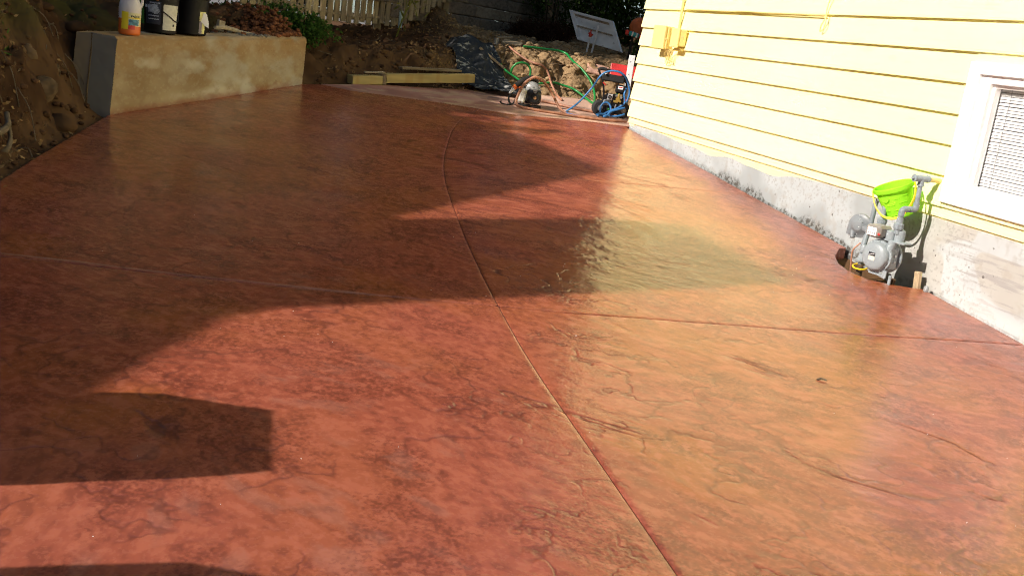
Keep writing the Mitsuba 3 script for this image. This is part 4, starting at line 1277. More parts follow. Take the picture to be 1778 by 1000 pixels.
hose("orange_hose", [[(0.10, 11.15, 0.916), (-0.10, 11.12, 0.914), (-0.33, 11.13, 0.914), (-0.55, 11.16, 0.916), (-0.80, 11.24, 0.922), (-1.00, 11.30, 0.928), (-1.14, 11.36, 0.936), (-1.19, 11.45, 0.965), (-1.168, 11.47, 1.07), (-1.13, 11.42, 1.2), (-1.06, 11.397, 1.272), (-1.01, 11.385, 1.29),
                       (-0.93, 11.41, 1.268), (-0.838, 11.47, 1.215), (-0.755, 11.52, 1.14), (-0.70, 11.50, 1.06), (-0.655, 11.44, 0.975), (-0.60, 11.33, 0.925), (-0.50, 11.24, 0.918), (-0.36, 11.20, 0.914), (-0.15, 11.19, 0.914), (0.10, 11.22, 0.916)],
                      [(-0.68, 12.09, 0.99), (-0.547, 12.0, 0.984), (-0.33, 11.78, 0.965), (-0.06, 11.66, 0.953), (0.12, 11.60, 0.950)]],
     0.016, "mat_hose_orange", "dull orange hose lying in long loops across the old patio and arching over the blower")

# ---------------------------------------------------------------- backpack blower
fb = Frame((-0.985, 11.60, 0.930), 16)
bl = thing("backpack_blower", "grey and black backpack leaf blower lying on the old patio", "blower")


def P(m, loc=(0, 0, 0), **r):
    return fb(mv(m, loc, **r))


part(bl, "base", P(join(box((0.27, 0.20, 0.022), 0.006, (0.01, 0.02, 0.012)), box((0.23, 0.03, 0.03), 0.006, (0.02, -0.075, 0.02)), box((0.05, 0.16, 0.04), 0.006, (-0.08, 0.0, 0.03)))), "mat_black_matte")
part(bl, "fan_housing", P(lathe([(0.0, -0.075), (0.06, -0.075), (0.095, -0.066), (0.122, -0.045), (0.134, -0.015), (0.134, 0.03), (0.12, 0.06), (0.08, 0.075), (0, 0.075)], 36, "y"), (-0.005, 0.04, 0.168), rz=-28), "mat_housing_grey", 35)
ribs = [tube([(-0.005 + 0.137 * math.cos(a) * 0.9 - 0.02, 0.0, 0.168 + 0.132 * math.sin(a)), (-0.005 + 0.137 * math.cos(a) * 0.9 + 0.02, 0.08, 0.168 + 0.132 * math.sin(a))], 0.006, 5) for a in np.linspace(0.3, 2.9, 9)]
part(bl, "housing_ribs", P(join(*ribs)), "mat_silver", kind="stuff")
part(bl, "side_pan", P(rough_up(subdiv(box((0.085, 0.09, 0.17), 0.03), 0.03), 0.004, 20), (-0.088, -0.055, 0.125), ry=6), "mat_housing_white", label="whitish fuel tank on the blower's left side")
cover = rough_up(subdiv(box((0.165, 0.10, 0.165), 0.04), 0.025), 0.012, 14, 5)
part(bl, "engine_cover", P(cover, (0.045, -0.075, 0.125), rz=-18), "mat_black")
part(bl, "starter_disc", P(lathe([(0, 0), (0.045, 0), (0.055, 0.012), (0.055, 0.03), (0.0, 0.035)], 24, "y"), (0.062, -0.142, 0.115), rz=-18), "mat_black_matte")
part(bl, "starter_boss", P(lathe([(0, 0), (0.018, 0), (0.018, 0.012), (0, 0.014)], 16, "y"), (0.058, -0.152, 0.12), rz=-18), "mat_rust")
part(bl, "muffler", P(join(box((0.05, 0.03, 0.026), 0.005, (0.05, -0.128, 0.205)), box((0.035, 0.02, 0.012), 0.003, (0.055, -0.135, 0.18))), (0, 0, 0)), "mat_silver")
for k in range(4):
    part(bl, "cooling_fin", P(box((0.11, 0.012, 0.005), 0.002), (0.06, -0.128, 0.07 + 0.018 * k), rz=-18), "mat_black_matte")
for (a, b, c) in ((-0.06, -0.075, 0.255), (-0.085, -0.10, 0.05), (0.1, -0.06, 0.25), (-0.02, -0.085, 0.275)):
    part(bl, "bolt", P(lathe([(0, 0), (0.008, 0), (0.008, 0.008), (0, 0.01)], 8, "y"), (a, b, c)), "mat_bolt")
part(bl, "blower_tube", P(tube(curve([(-0.175, -0.03, 0.225), (-0.12, -0.02, 0.285), (-0.05, 0.02, 0.325), (0.01, 0.05, 0.335)], 5), 0.034, 14)), "mat_black_matte", 40)
part(bl, "elbow", P(tube(curve([(0.0, 0.05, 0.335), (0.045, 0.07, 0.32), (0.06, 0.09, 0.27)], 5), 0.030, 12)), "mat_black", 40)
part(bl, "orange_cuff", P(tube([(-0.20, -0.034, 0.195), (-0.168, -0.03, 0.232)], 0.030, 12)), "mat_orange")
part(bl, "white_nozzle", P(tube([(-0.245, -0.04, 0.130), (-0.20, -0.034, 0.195)], [0.012, 0.026], 12)), "mat_white_plate")
part(bl, "primer_cap", P(rock(0.028, 3, 2), (-0.125, -0.085, 0.215)), "mat_orange")
for pts_ in ([(-0.25, 0.0, 0.10), (-0.235, -0.05, 0.04), (-0.20, -0.06, 0.008)], [(-0.21, -0.04, 0.14), (-0.25, -0.08, 0.06), (-0.22, -0.11, 0.006), (-0.30, -0.11, 0.004), (-0.34, -0.10, 0.02), (-0.33, -0.08, 0.03)], [(-0.16, -0.05, 0.10), (-0.19, -0.09, 0.02), (-0.25, -0.10, 0.004)]):
    part(bl, "harness_strap", P(tube(curve(pts_, 5), 0.009, 6)), "mat_black_matte")

# ---------------------------------------------------------------- pressure washer
fw = Frame((0.02, 11.56, 0.928), 23)
pw = thing("pressure_washer", "black petrol pressure washer with brass pump standing by the house corner", "pressure washer")


def W(m, loc=(0, 0, 0), **r):
    return fw(mv(m, loc, **r))


for s, a, b in ((0, -0.115, -0.06), (1, 0.17, 0.05)):
    wh = part(pw, "wheel", W(lathe([(0.035, -0.03), (0.075, -0.03), (0.092, -0.018), (0.092, 0.018), (0.075, 0.03), (0.035, 0.03)], 32, "y"), (a, b, 0.092), rz=20), "mat_tyre", 30)
    part(wh, "hub", W(lathe([(0, -0.026), (0.036, -0.026), (0.036, 0.026), (0, 0.026)], 20, "y"), (a, b, 0.092), rz=20), "mat_housing_grey")
    part(wh, "hub_cap", W(lathe([(0, -0.034), (0.012, -0.034), (0.014, -0.026)], 12, "y"), (a, b, 0.092), rz=20), "mat_bolt")
part(pw, "frame", W(join(tube(curve([(-0.10, 0.02, 0.10), (-0.085, 0.03, 0.24), (-0.12, 0.0, 0.40), (-0.17, -0.02, 0.50)], 5), 0.013, 9), tube(curve([(0.13, 0.06, 0.08), (0.15, 0.06, 0.26), (0.17, 0.02, 0.40), (0.10, -0.02, 0.50)], 5), 0.013, 9),
                        tube([(-0.11, 0.02, 0.06), (0.16, 0.06, 0.06)], 0.013, 8), tube([(-0.11, -0.10, 0.05), (0.12, -0.10, 0.05)], 0.013, 8), tube([(0.12, -0.10, 0.0), (0.12, -0.10, 0.16)], 0.010, 8), tube([(-0.02, -0.10, 0.0), (-0.02, -0.10, 0.12)], 0.010, 8))), "mat_black")
part(pw, "handle", W(tube(curve([(-0.17, -0.02, 0.50), (-0.185, -0.03, 0.535), (-0.15, -0.04, 0.550), (-0.03, -0.04, 0.545), (0.08, -0.03, 0.535), (0.17, 0.0, 0.45), (0.20, 0.02, 0.40)], 6), 0.012, 9)), "mat_black")
part(pw, "handle_grip", W(tube(curve([(-0.19, -0.03, 0.53), (-0.16, -0.04, 0.55), (-0.09, -0.042, 0.55)], 5), 0.021, 10)), "mat_black_matte")
part(pw, "tool_tray", W(box((0.27, 0.035, 0.085), 0.012), (0.0, -0.015, 0.455), ry=3, rx=-12), "mat_black_matte")
part(pw, "tray_knob", W(lathe([(0, -0.01), (0.014, -0.01), (0.014, 0.01), (0, 0.01)], 14, "y"), (-0.10, -0.05, 0.505)), "mat_white_plate")
part(pw, "red_clip", W(tube([(-0.115, -0.045, 0.395), (-0.075, -0.045, 0.365)], 0.008, 8)), "mat_red")
tank = part(pw, "engine_shroud", W(box((0.14, 0.12, 0.11), 0.025), (0.115, 0.0, 0.335), ry=4), "mat_black")
part(tank, "sticker", W(box((0.062, 0.004, 0.038), 0.004), (0.105, -0.066, 0.358)), "mat_white_plate", label="white sticker with red print")
part(tank, "sticker_print", W(box((0.046, 0.003, 0.010), 0.001), (0.105, -0.0695, 0.362)), "mat_red")
eng = part(pw, "engine", W(rough_up(subdiv(box((0.21, 0.16, 0.17), 0.03), 0.035), 0.008, 16), (0.03, 0.02, 0.185)), "mat_black")
part(eng, "recoil_plate", W(box((0.062, 0.012, 0.072), 0.008), (-0.005, -0.072, 0.235), ry=4), "mat_white_plate", label="pale square recoil plate with a black ring")
part(eng, "recoil_ring", W(lathe([(0.010, -0.008), (0.022, -0.008), (0.022, 0.0), (0.010, 0.0)], 20, "y"), (-0.005, -0.079, 0.235)), "mat_black")
part(eng, "air_filter", W(box((0.09, 0.06, 0.07), 0.014), (-0.035, -0.06, 0.165)), "mat_housing_grey")
part(pw, "pump", W(join(box((0.055, 0.07, 0.05), 0.008, (0.095, -0.085, 0.215)), lathe([(0, -0.03), (0.017, -0.03), (0.017, 0.03), (0, 0.03)], 14, "x", (0.07, -0.10, 0.19)), lathe([(0, 0), (0.012, 0), (0.016, 0.02), (0.010, 0.055), (0, 0.06)], 14, "z", (0.10, -0.095, 0.235)),
                       lathe([(0, -0.03), (0.011, -0.03), (0.013, 0.03), (0, 0.03)], 12, "y", (0.125, -0.13, 0.20)))), "mat_brass")
for p_, s_ in (((0.07, -0.09, 0.265), (0.03, 0.02, 0.035)), ((0.13, -0.10, 0.245), (0.025, 0.02, 0.03)), ((0.075, -0.105, 0.135), (0.018, 0.018, 0.05)), ((0.14, -0.1, 0.155), (0.03, 0.02, 0.02))):
    part(pw, "fitting", W(box(s_, 0.004), p_, ry=12), "mat_silver")
part(pw, "red_knob", W(lathe([(0, 0), (0.014, 0), (0.014, 0.02), (0, 0.022)], 14, "y"), (0.185, -0.10, 0.225)), "mat_red")
bh = thing("blue_hose", "blue pressure hose coiled at the washer and arching over its handle to the patio", "hose")
part(bh, "arch", tube(curve([(-0.33, 11.16, 0.917), (-0.45, 11.19, 0.917), (-0.55, 11.24, 0.920), (-0.60, 11.34, 0.928), (-0.56, 11.42, 0.945), (-0.445, 11.44, 1.035), (-0.356, 11.45, 1.135), (-0.279, 11.43, 1.256), (-0.23, 11.38, 1.380), (-0.18, 11.36, 1.440), (-0.10, 11.33, 1.474), (-0.015, 11.30, 1.468),
                            (0.06, 11.30, 1.43), (0.12, 11.33, 1.36), (0.16, 11.33, 1.25), (0.14, 11.33, 1.13)], 7), 0.0115, 9), "mat_hose_blue", True)
coil = []
for k in range(2):
    c0 = np.array([0.0 + 0.004 * k, -0.15 - 0.03 * k, 0.085])
    r = 0.075 - 0.006 * k
    coil.append(tube([c0 + [r * math.cos(t) * 0.85 - 0.035, 0.02 * math.sin(t), r * math.sin(t) * 1.12] for t in np.linspace(-0.6 + k, 5.9 + k * 0.5, 26)], 0.0115, 9))
part(bh, "coil", fw(coil[0]), "mat_hose_blue", True)
for pts_ in ([(-0.13, -0.20, 0.01), (-0.06, -0.19, 0.03), (0.02, -0.17, 0.075), (0.12, -0.13, 0.13), (0.18, -0.09, 0.19), (0.16, -0.10, 0.29), (0.175, -0.06, 0.36)], [(-0.10, -0.27, 0.008), (-0.13, -0.22, 0.02), (-0.07, -0.20, 0.03), (0.05, -0.19, 0.02), (0.14, -0.17, 0.035), (0.20, -0.13, 0.06)],
             [(-0.04, -0.29, 0.008), (0.0, -0.24, 0.03), (0.03, -0.21, 0.07), (0.10, -0.17, 0.10), (0.19, -0.12, 0.135)]):
    part(bh, "length", fw(tube(curve(pts_, 6), 0.0115, 9)), "mat_hose_blue", True)

# ---------------------------------------------------------------- behind: lid, flagstone, plank, panel, pipes, toy
lid = thing("red_bin_lid", "red plastic bin lid propped up behind the pressure washer", "lid")
fr = Frame((0.80, 13.20, 1.36), 22)
part(lid, "panel", fr(mv(box((0.34, 0.02, 0.17), 0.008), (0.02, 0, 0.085), rx=-30, ry=2)), "mat_red_lid")
part(lid, "folded_rim", fr(tube([(-0.155, -0.045, 0.0), (-0.155, 0.04, 0.165)], 0.014, 8)), "mat_red_lid")
part(lid, "top_edge", fr(tube([(-0.155, 0.046, 0.168), (0.19, 0.046, 0.156)], 0.010, 8)), "mat_red_lid")
st_ = subdiv(box((0.30, 0.22, 0.035), 0.008), 0.04)
single("pink_flagstone", mv(rough_up(st_, 0.010, 8, 6), (0.50, 13.36, 1.42), rx=32, rz=-18, ry=8), "mat_pink_stone", "rough pink flagstone lying on the bank beside the red lid", "stone")
wp = thing("white_plank", "white perforated plank leaning by the house corner behind the washer", "plank")
pk = Frame((0.245, 11.62, 1.0), 23)
part(wp, "plank", pk(mv(box((0.075, 0.022, 0.68), 0.004), (0, 0, 0.34), rx=-3)), "mat_pvc")
for z in (0.60, 0.45, 0.30):
    part(wp, "hole", pk(mv(lathe([(0, -0.004), (0.006, -0.004), (0.006, 0.002), (0, 0.002)], 10, "y"), (-0.008, -0.0095 + (0.34 - z) * -0.052, z))), "mat_ink")

dr_ = thing("white_panel_door", "weathered white framed panel leaning on its side against the hedge", "panel")
DA, DB = np.array([0.839, 15.24, 1.79]), np.array([1.266, 14.434, 1.69])      # lower corners
DC, DD = np.array([1.215, 14.778, 2.10]), np.array([0.74, 15.60, 2.25])
ex = (DB - DA) / np.linalg.norm(DB - DA)
ez = ((DD - DA) - ex * ((DD - DA) @ ex))
hz = np.linalg.norm(ez)
ez /= hz
en = np.cross(ex, ez)
# the panel is a rectangle standing skewed: sides follow its own lower edge and the slanting uprights
up1 = (DD - DA + DC - DB) / 2
LW, LH = np.linalg.norm(DB - DA), np.linalg.norm(up1)
up1 /= LH


def skew(u0, u1, w0, w1, t0, t1):
    p = []
    for u in (u0, u1):
        for w in (w0, w1):
            for t in (t0, t1):
                p.append(DA + ex * u * LW + up1 * w * LH + en * t)
    return trimesh.Trimesh(np.array(p)).convex_hull


part(dr_, "panel", skew(0.05, 0.95, 0.05, 0.95, 0.0, 0.012), "mat_door", False)
for (u0, u1, w0, w1) in ((0, 0.09, 0, 1), (0.91, 1, 0, 1)):
    part(dr_, "stile", skew(u0, u1, w0, w1, -0.006, 0.045), "mat_door", False)
part(dr_, "rail", skew(0.0905, 0.9095, 0.91, 1.0, -0.005, 0.043), "mat_door", False)
part(dr_, "rail", skew(0.0905, 0.9095, 0.0, 0.05, -0.005, 0.043), "mat_door", False)
part(dr_, "rail", skew(0.0905, 0.9095, 0.47, 0.52, 0.0, 0.03), "mat_door_stain", False, label="bare stained batten across the middle")
part(dr_, "stained_edge", skew(0.0906, 0.9094, 0.83, 0.905, 0.0, 0.018), "mat_door_stain", False)
p1 = thing("pvc_standpipe", "short white pipe with a red valve handle standing in the dirt before the panel", "pipe")
part(p1, "pipe", tube([(0.845, 14.86, 1.55), (0.875, 14.86, 1.86)], 0.0145, 12), "mat_pvc")
part(p1, "valve", join(lathe([(0, 0), (0.022, 0.0), (0.026, 0.02), (0.022, 0.05), (0, 0.055)], 14, loc=(0.876, 14.86, 1.855)), mv(box((0.075, 0.02, 0.03), 0.006), (0.878, 14.86, 1.90), ry=20), mv(box((0.02, 0.02, 0.05), 0.006), (0.876, 14.86, 1.935), ry=8)), "mat_red")
p2 = single("pvc_standpipe", tube([(0.935, 14.88, 1.55), (0.99, 14.88, 2.045)], 0.0145, 12), "mat_pvc", "tall white pipe standing in the dirt before the panel, right of the red valve", "pipe")
toy = thing("orange_toy", "round orange plastic toy with a teal and white roller by the house corner", "toy")
part(toy, "body", mv(lathe([(0, -0.05), (0.10, -0.045), (0.145, -0.015), (0.15, 0.01), (0.13, 0.035), (0, 0.05)], 32, "y"), (1.48, 14.45, 2.08), rz=-22), "mat_orange_toy")
part(toy, "roller", beam((1.255, 14.28, 1.985), (1.40, 14.22, 1.955), 0.065, 0.065, 0.02), "mat_teal")
part(toy, "roller_band", beam((1.292, 14.264, 1.977), (1.318, 14.254, 1.972), 0.07, 0.07, 0.02), "mat_white_plate")
part(toy, "roller_band", beam((1.352, 14.240, 1.965), (1.378, 14.229, 1.959), 0.07, 0.07, 0.02), "mat_white_plate")
part(toy, "roller_end", beam((1.205, 14.30, 1.993), (1.254, 14.281, 1.985), 0.075, 0.075, 0.02), "mat_red")
part(toy, "roller_end", beam((1.401, 14.219, 1.955), (1.45, 14.20, 1.945), 0.075, 0.075, 0.02), "mat_red")
part(toy, "leg", join(tube([(1.30, 14.28, 1.55), (1.32, 14.27, 1.96)], 0.02, 8), tube([(1.42, 14.24, 1.55), (1.42, 14.23, 1.94)], 0.02, 8)), "mat_black_matte")
rng = np.random.default_rng(77)
wd = thing("weed", "small bright green weed under the orange toy", "plant")
wc = np.array([1.40, 14.28, 1.76]) + rng.normal(size=(40, 3)) * [0.04, 0.04, 0.05]
part(wd, "stems", join(*[tube([(1.40, 14.28, 1.60), tuple(wc[q_])], 0.003, 5) for q_ in range(12)]), "mat_grass")
part(wd, "foliage", leaf_quads(wc, 0.06, rng, 0.5), "mat_grass", False)
single("cardboard_scrap", mv(box((0.27, 0.20, 0.012), 0.002), (-0.58, 14.02, 1.625), rx=14, rz=-25, ry=4), "mat_cardboard", "flat tan cardboard scrap lying at the top of the bank", "cardboard")
single("tin_can", lathe([(0, 0), (0.035, 0), (0.036, 0.004), (0.034, 0.01), (0.034, 0.085), (0.036, 0.09), (0, 0.088)], 20, loc=(-0.82, 14.0, 1.575)), "mat_can", "small dull tin can standing beside the cardboard scrap", "can")
single("dirty_stick", beam((-0.79, 14.1, 1.67), (-0.52, 14.25, 1.70), 0.02, 0.02), "mat_driftwood", "thin stick lying behind the cardboard scrap and the tin can", "stick")

# ---------------------------------------------------------------- on the house wall
ub = thing("utility_box", "larger yellow-painted utility box with a hasp on the siding, near the house corner", "utility box")
part(ub, "case", span(-0.100, -0.002, 10.015, 10.30, 1.795, 2.025, 0.006), "mat_yellow_paint")
part(ub, "cover_lip", span(-0.112, -0.088, 10.009, 10.306, 1.788, 2.03, 0.006), "mat_yellow_paint")
part(ub, "ridge", span(-0.075, -0.055, 10.003, 10.0145, 1.80, 2.02, 0.003), "mat_yellow_paint")
part(ub, "hasp", join(span(-0.096, -0.060, 9.985, 10.004, 1.885, 1.905, 0.003), span(-0.088, -0.076, 9.988, 10.003, 1.795, 1.885, 0.002)), "mat_yellow_paint")
part(ub, "back_plate", span(-0.0035, 0.010, 10.30, 10.52, 1.80, 2.01, 0.002), "mat_yellow_paint")
ub2 = thing("utility_box", "smaller yellow-painted utility box on the siding, right of the larger one", "utility box")
part(ub2, "case", span(-0.085, -0.002, 9.70, 9.87, 1.835, 2.005, 0.010), "mat_yellow_paint")
part(ub2, "cover", span(-0.100, -0.083, 9.695, 9.875, 1.82, 2.01, 0.010), "mat_yellow_paint")
part(ub2, "screw", lathe([(0, -0.003), (0.006, -0.003), (0.006, 0.003), (0, 0.003)], 10, "y", (-0.05, 9.698, 1.93)), "mat_bolt")
part(ub2, "bracket", span(-0.05, -0.002, 9.72, 9.86, 1.795, 1.818, 0.004), "mat_yellow_paint")
single("cable_run", tube([(-0.016, 9.885, 1.99), (-0.016, 9.886, 2.6), (-0.016, 9.885, 4.2)], 0.014, 8), "mat_yellow_paint", "yellow-painted conduit rising up the siding above the utility boxes", "conduit")
single("cable_run", tube(curve([(-0.008, 9.80, 2.21), (-0.010, 9.3, 2.207), (-0.006, 8.9, 2.203), (-0.012, 8.55, 2.206), (-0.007, 8.2, 2.20), (-0.010, 7.8, 2.199), (-0.008, 7.26, 2.195)], 6), 0.006, 6), "mat_yellow_paint",
       "thin yellow-painted cable stapled along the siding from the conduit to the hanging wire", "cable")
single("hanging_wire", join(tube(curve([(-0.012, 7.14, 2.62), (-0.016, 7.19, 2.42), (-0.02, 7.24, 2.26), (-0.02, 7.235, 2.18), (-0.03, 7.26, 2.12), (-0.024, 7.275, 2.07), (-0.022, 7.24, 2.085), (-0.024, 7.22, 2.14), (-0.02, 7.245, 2.19)], 6), 0.005, 6)), "mat_yellow_paint",
       "loose yellow-painted wire with a looped end hanging on the siding, midway along the wall", "wire")
lw = thing("loose_wires", "tangle of thin loose wires hanging below the two utility boxes", "wires")
rng = np.random.default_rng(3)
for k in range(7):
    y = 9.86 + 0.022 * k
    part(lw, "wire", tube(curve([(-0.03, 9.84 + rng.uniform(-0.05, 0.1), 1.81), (-0.05 - rng.uniform(0, 0.03), y, 1.77), (-0.045, y + rng.uniform(-0.05, 0.08), 1.70), (-0.03, y + rng.uniform(-0.02, 0.1), 1.655 + rng.uniform(-0.03, 0.05)), (-0.02, y + rng.uniform(0, 0.14), 1.72)], 5), 0.0032, 5), "mat_yellow_paint")

# ---------------------------------------------------------------- gas meter
gm = thing("gas_meter", "grey gas meter with dial, round regulator and pipes standing against the foundation", "gas meter")
MC = np.array([-0.245, 5.645, 0.615])
th = 17.0


def G(m):
    """the meter's own frame: +y' faces out from the wall (towards the yard), turned a little to the camera"""
    mm = m.copy()
    R = np.eye(4)
    a = math.radians(th)
    # local x = along the wall (to the right seen from the yard), local y = out, local z = up
    R[:3, 0] = (math.sin(a), -math.cos(a), 0)
    R[:3, 1] = (-math.cos(a), -math.sin(a), 0)
    R[:3, 3] = MC
    mm.apply_transform(R)
    return mm


part(gm, "body", G(rough_up(subdiv(box((0.185, 0.13, 0.20), 0.035), 0.05), 0.002, 10)), "mat_meter_grey", 40)
fc = part(gm, "front_cover", G(lathe([(0, 0.112), (0.055, 0.111), (0.083, 0.104), (0.094, 0.092), (0.097, 0.078), (0.097, 0.062), (0.110, 0.060), (0.112, 0.052), (0.110, 0.044), (0.0, 0.044)], 48, "y")), "mat_meter_grey", 35)
bc = part(gm, "rear_cover", G(lathe([(0, -0.105), (0.07, -0.10), (0.094, -0.085), (0.097, -0.062), (0.112, -0.060), (0.114, -0.052), (0.110, -0.044), (0, -0.044)], 48, "y")), "mat_meter_grey", 35)
for a in np.linspace(0, 2 * math.pi, 12, endpoint=False):
    part(fc, "bolt", G(mv(lathe([(0, 0), (0.006, 0), (0.006, 0.006), (0, 0.007)], 8, "y"), (0.104 * math.cos(a), 0.059, 0.104 * math.sin(a)))), "mat_meter_grey")
npl = part(fc, "name_plate", G(mv(box((0.050, 0.0016, 0.052), 0.002), (-0.004, 0.1122, -0.002))), "mat_sticker_white")
part(npl, "black_panel", G(mv(box((0.050, 0.001, 0.024), 0.001), (-0.004, 0.1136, 0.014))), "mat_ink")
part(npl, "plate_mark", G(join(*[mv(box((0.012, 0.0008, 0.004), 0.0003), (-0.016 + 0.012 * k, 0.1143, 0.015 + 0.004 * ((k * 7) % 3 - 1))) for k in range(3)])), "mat_white_plate")
part(gm, "mounting_foot", G(join(box((0.12, 0.03, 0.012), 0.002, (0.02, 0.05, -0.118)), box((0.03, 0.008, 0.05), 0.002, (0.085, 0.06, -0.105)), box((0.02, 0.012, 0.09), 0.002, (0.12, 0.04, -0.15)))), "mat_meter_grey")
part(gm, "top_plate", G(box((0.26, 0.10, 0.010), 0.003, (0.04, 0.0, 0.118))), "mat_meter_grey")
ib = part(gm, "index_box", G(rough_up(subdiv(box((0.115, 0.125, 0.078), 0.014), 0.05), 0.001, 20) if False else mv(box((0.118, 0.14, 0.080), 0.016), (-0.045, 0.035, 0.163))), "mat_index_box", label="dusty clear cover over the meter's white dial")
dp = part(ib, "dial_plate", G(mv(box((0.072, 0.0016, 0.054), 0.002), (-0.048, 0.1062, 0.160))), "mat_white_plate")
for (s_, x, z) in (("1", -0.072, 0.174), ("0", -0.060, 0.174), ("8", -0.073, 0.150), ("4", -0.056, 0.150), ("0", -0.040, 0.150), ("4", -0.024, 0.150)):
    part(dp, "digit", G(mv(text_at(s_, 0.010, (0, 0, 0), (-1, 0, 0), (0, 0, 1), 0.0006, True), (-0.048 - (x + 0.048), 0.1073, z))), "mat_ink", False)
part(ib, "red_tag", G(mv(rock(0.011, 4, 2, (1, 0.5, 1)), (-0.004 + 0.012, 0.103, 0.150))), "mat_red")
# valve heads for the two unions on the top
part(gm, "inlet_head", G(lathe([(0, 0.123), (0.026, 0.123), (0.024, 0.19), (0.018, 0.20), (0, 0.20)], 20, "z", (-0.105, -0.035, 0))), "mat_meter_grey")
part(gm, "outlet_head", G(join(lathe([(0, 0.123), (0.034, 0.123), (0.034, 0.185), (0.026, 0.20), (0, 0.20)], 24, "z", (0.088, -0.01, 0)), lathe([(0, 0.123), (0.03, 0.123), (0.03, 0.18), (0, 0.19)], 20, "z", (0.04, 0.02, 0)))), "mat_meter_grey")
part(gm, "lower_boss", G(tube([(0.075, 0.03, 0.11), (0.07, 0.05, 0.045)], [0.03, 0.024], 16)), "mat_meter_grey")
for (x, z) in ((0.10, -0.02), (0.115, -0.02), (0.10, 0.02)):
    part(gm, "side_bolt", G(mv(lathe([(0, 0), (0.009, 0), (0.009, 0.01), (0, 0.012)], 8, "x"), (0.092, (x - 0.1) * 3, z))), "mat_bolt")
uo = np.array([-0.235, 5.565, 0.845])
part(gm, "outlet_union", join(lathe([(0.018, -0.03), (0.030, -0.028), (0.033, -0.015), (0.033, 0.008), (0.024, 0.014), (0.018, 0.03)], 8, loc=uo), lathe([(0.0, -0.06), (0.022, -0.06), (0.022, 0.05), (0, 0.05)], 16, loc=uo)), "mat_pipe_grey", 25)
part(gm, "outlet_pipe", pipe([(-0.235, 5.565, 0.87), (-0.235, 5.566, 0.953), (-0.126, 5.574, 0.956), (-0.126, 5.581, 1.14)], 0.0155, 0.04), "mat_pipe_grey", True)
part(gm, "elbow", pipe([(-0.235, 5.565, 0.905), (-0.235, 5.566, 0.953), (-0.187, 5.570, 0.9545)], 0.0205, 0.04), "mat_pipe_grey", 40)
part(gm, "elbow", pipe([(-0.174, 5.571, 0.9548), (-0.126, 5.574, 0.956), (-0.126, 5.576, 1.004)], 0.0205, 0.04), "mat_pipe_grey", 40)
part(gm, "tee", join(tube([(-0.185, 5.581, 1.163), (-0.075, 5.581, 1.163)], 0.0215, 16), tube([(-0.126, 5.581, 1.115), (-0.126, 5.581, 1.16)], 0.0215, 16), tube([(-0.188, 5.581, 1.163), (-0.182, 5.581, 1.163)], 0.025, 16), tube([(-0.088, 5.581, 1.163), (-0.072, 5.581, 1.163)], 0.025, 16),
                      tube([(-0.126, 5.581, 1.112), (-0.126, 5.581, 1.122)], 0.025, 16), tube([(-0.205, 5.581, 1.163), (-0.187, 5.581, 1.163)], 0.011, 4)), "mat_pipe_grey", 40)
part(gm, "wall_stub", tube([(-0.075, 5.581, 1.162), (0.03, 5.581, 1.158)], 0.016, 14), "mat_yellow_paint", label="yellow-painted pipe stub running into the siding")
part(gm, "inlet_pipe", pipe([(-0.225, 5.755, 0.80), (-0.225, 5.757, 0.968), (-0.22, 5.872, 0.968), (-0.22, 5.872, 0.72)], 0.0165, 0.056), "mat_pipe_grey", True)
part(gm, "inlet_union", join(lathe([(0.018, -0.028), (0.028, -0.026), (0.033, -0.012), (0.033, 0.010), (0.022, 0.018), (0.018, 0.03)], 8, loc=(-0.225, 5.755, 0.838)), lathe([(0, -0.04), (0.034, -0.04), (0.034, -0.032), (0, -0.032)], 18, loc=(-0.225, 5.755, 0.838))), "mat_pipe_grey", 25)
RC = np.array([-0.235, 5.965, 0.755])
rg = part(gm, "regulator", mv(lathe([(0, -0.042), (0.03, -0.042), (0.05, -0.028), (0.066, -0.012), (0.084, -0.008), (0.086, 0.006), (0.07, 0.014), (0.04, 0.026), (0.022, 0.034), (0, 0.036)], 40, "y"), RC, rz=-62, rx=0), "mat_regulator", 35)
part(rg, "vent", join(tube([RC + [-0.025, 0.06, -0.01], RC + [-0.03, 0.065, -0.075]], [0.026, 0.020], 12), tube([RC + [-0.03, 0.03, -0.045], RC + [-0.035, 0.01, -0.09]], [0.022, 0.018], 12)), "mat_regulator")
part(rg, "screw", join(*[mv(rock(0.005, 2, 1), RC + [-0.030 + 0.066 * math.cos(t) * math.sin(math.radians(28)), 0.066 * math.cos(t) * math.cos(math.radians(28)) - 0.012, 0.074 * math.sin(t)]) for t in np.linspace(0, 2 * math.pi, 8, endpoint=False)]), "mat_bolt", kind="stuff")
part(rg, "regulator_pipe", tube([RC + [0.0, -0.02, 0.0], RC + [0.015, -0.09, -0.02]], 0.024, 14), "mat_regulator")
part(gm, "riser", tube([(-0.285, 5.80, 0.36), (-0.283, 5.803, 0.50), (-0.282, 5.805, 0.56), (-0.262, 5.845, 0.64), (-0.235, 5.872, 0.70), (-0.22, 5.872, 0.74)], 0.019, 12), "mat_pipe_grey", 40)
part(gm, "riser_sleeve", lathe([(0.0, -0.16), (0.021, -0.16), (0.021, 0.0), (0, 0.0)], 16, loc=(-0.285, 5.80, 0.515)), "mat_stone")
vl = part(gm, "shutoff_valve", join(lathe([(0.0, -0.012), (0.042, -0.010), (0.046, 0.0), (0.030, 0.010), (0.024, 0.045), (0, 0.045)], 24, loc=(-0.284, 5.803, 0.545)), lathe([(0, 0), (0.024, 0), (0.026, 0.03), (0.018, 0.05), (0, 0.05)], 14, loc=(-0.283, 5.806, 0.60))), "mat_meter_grey")
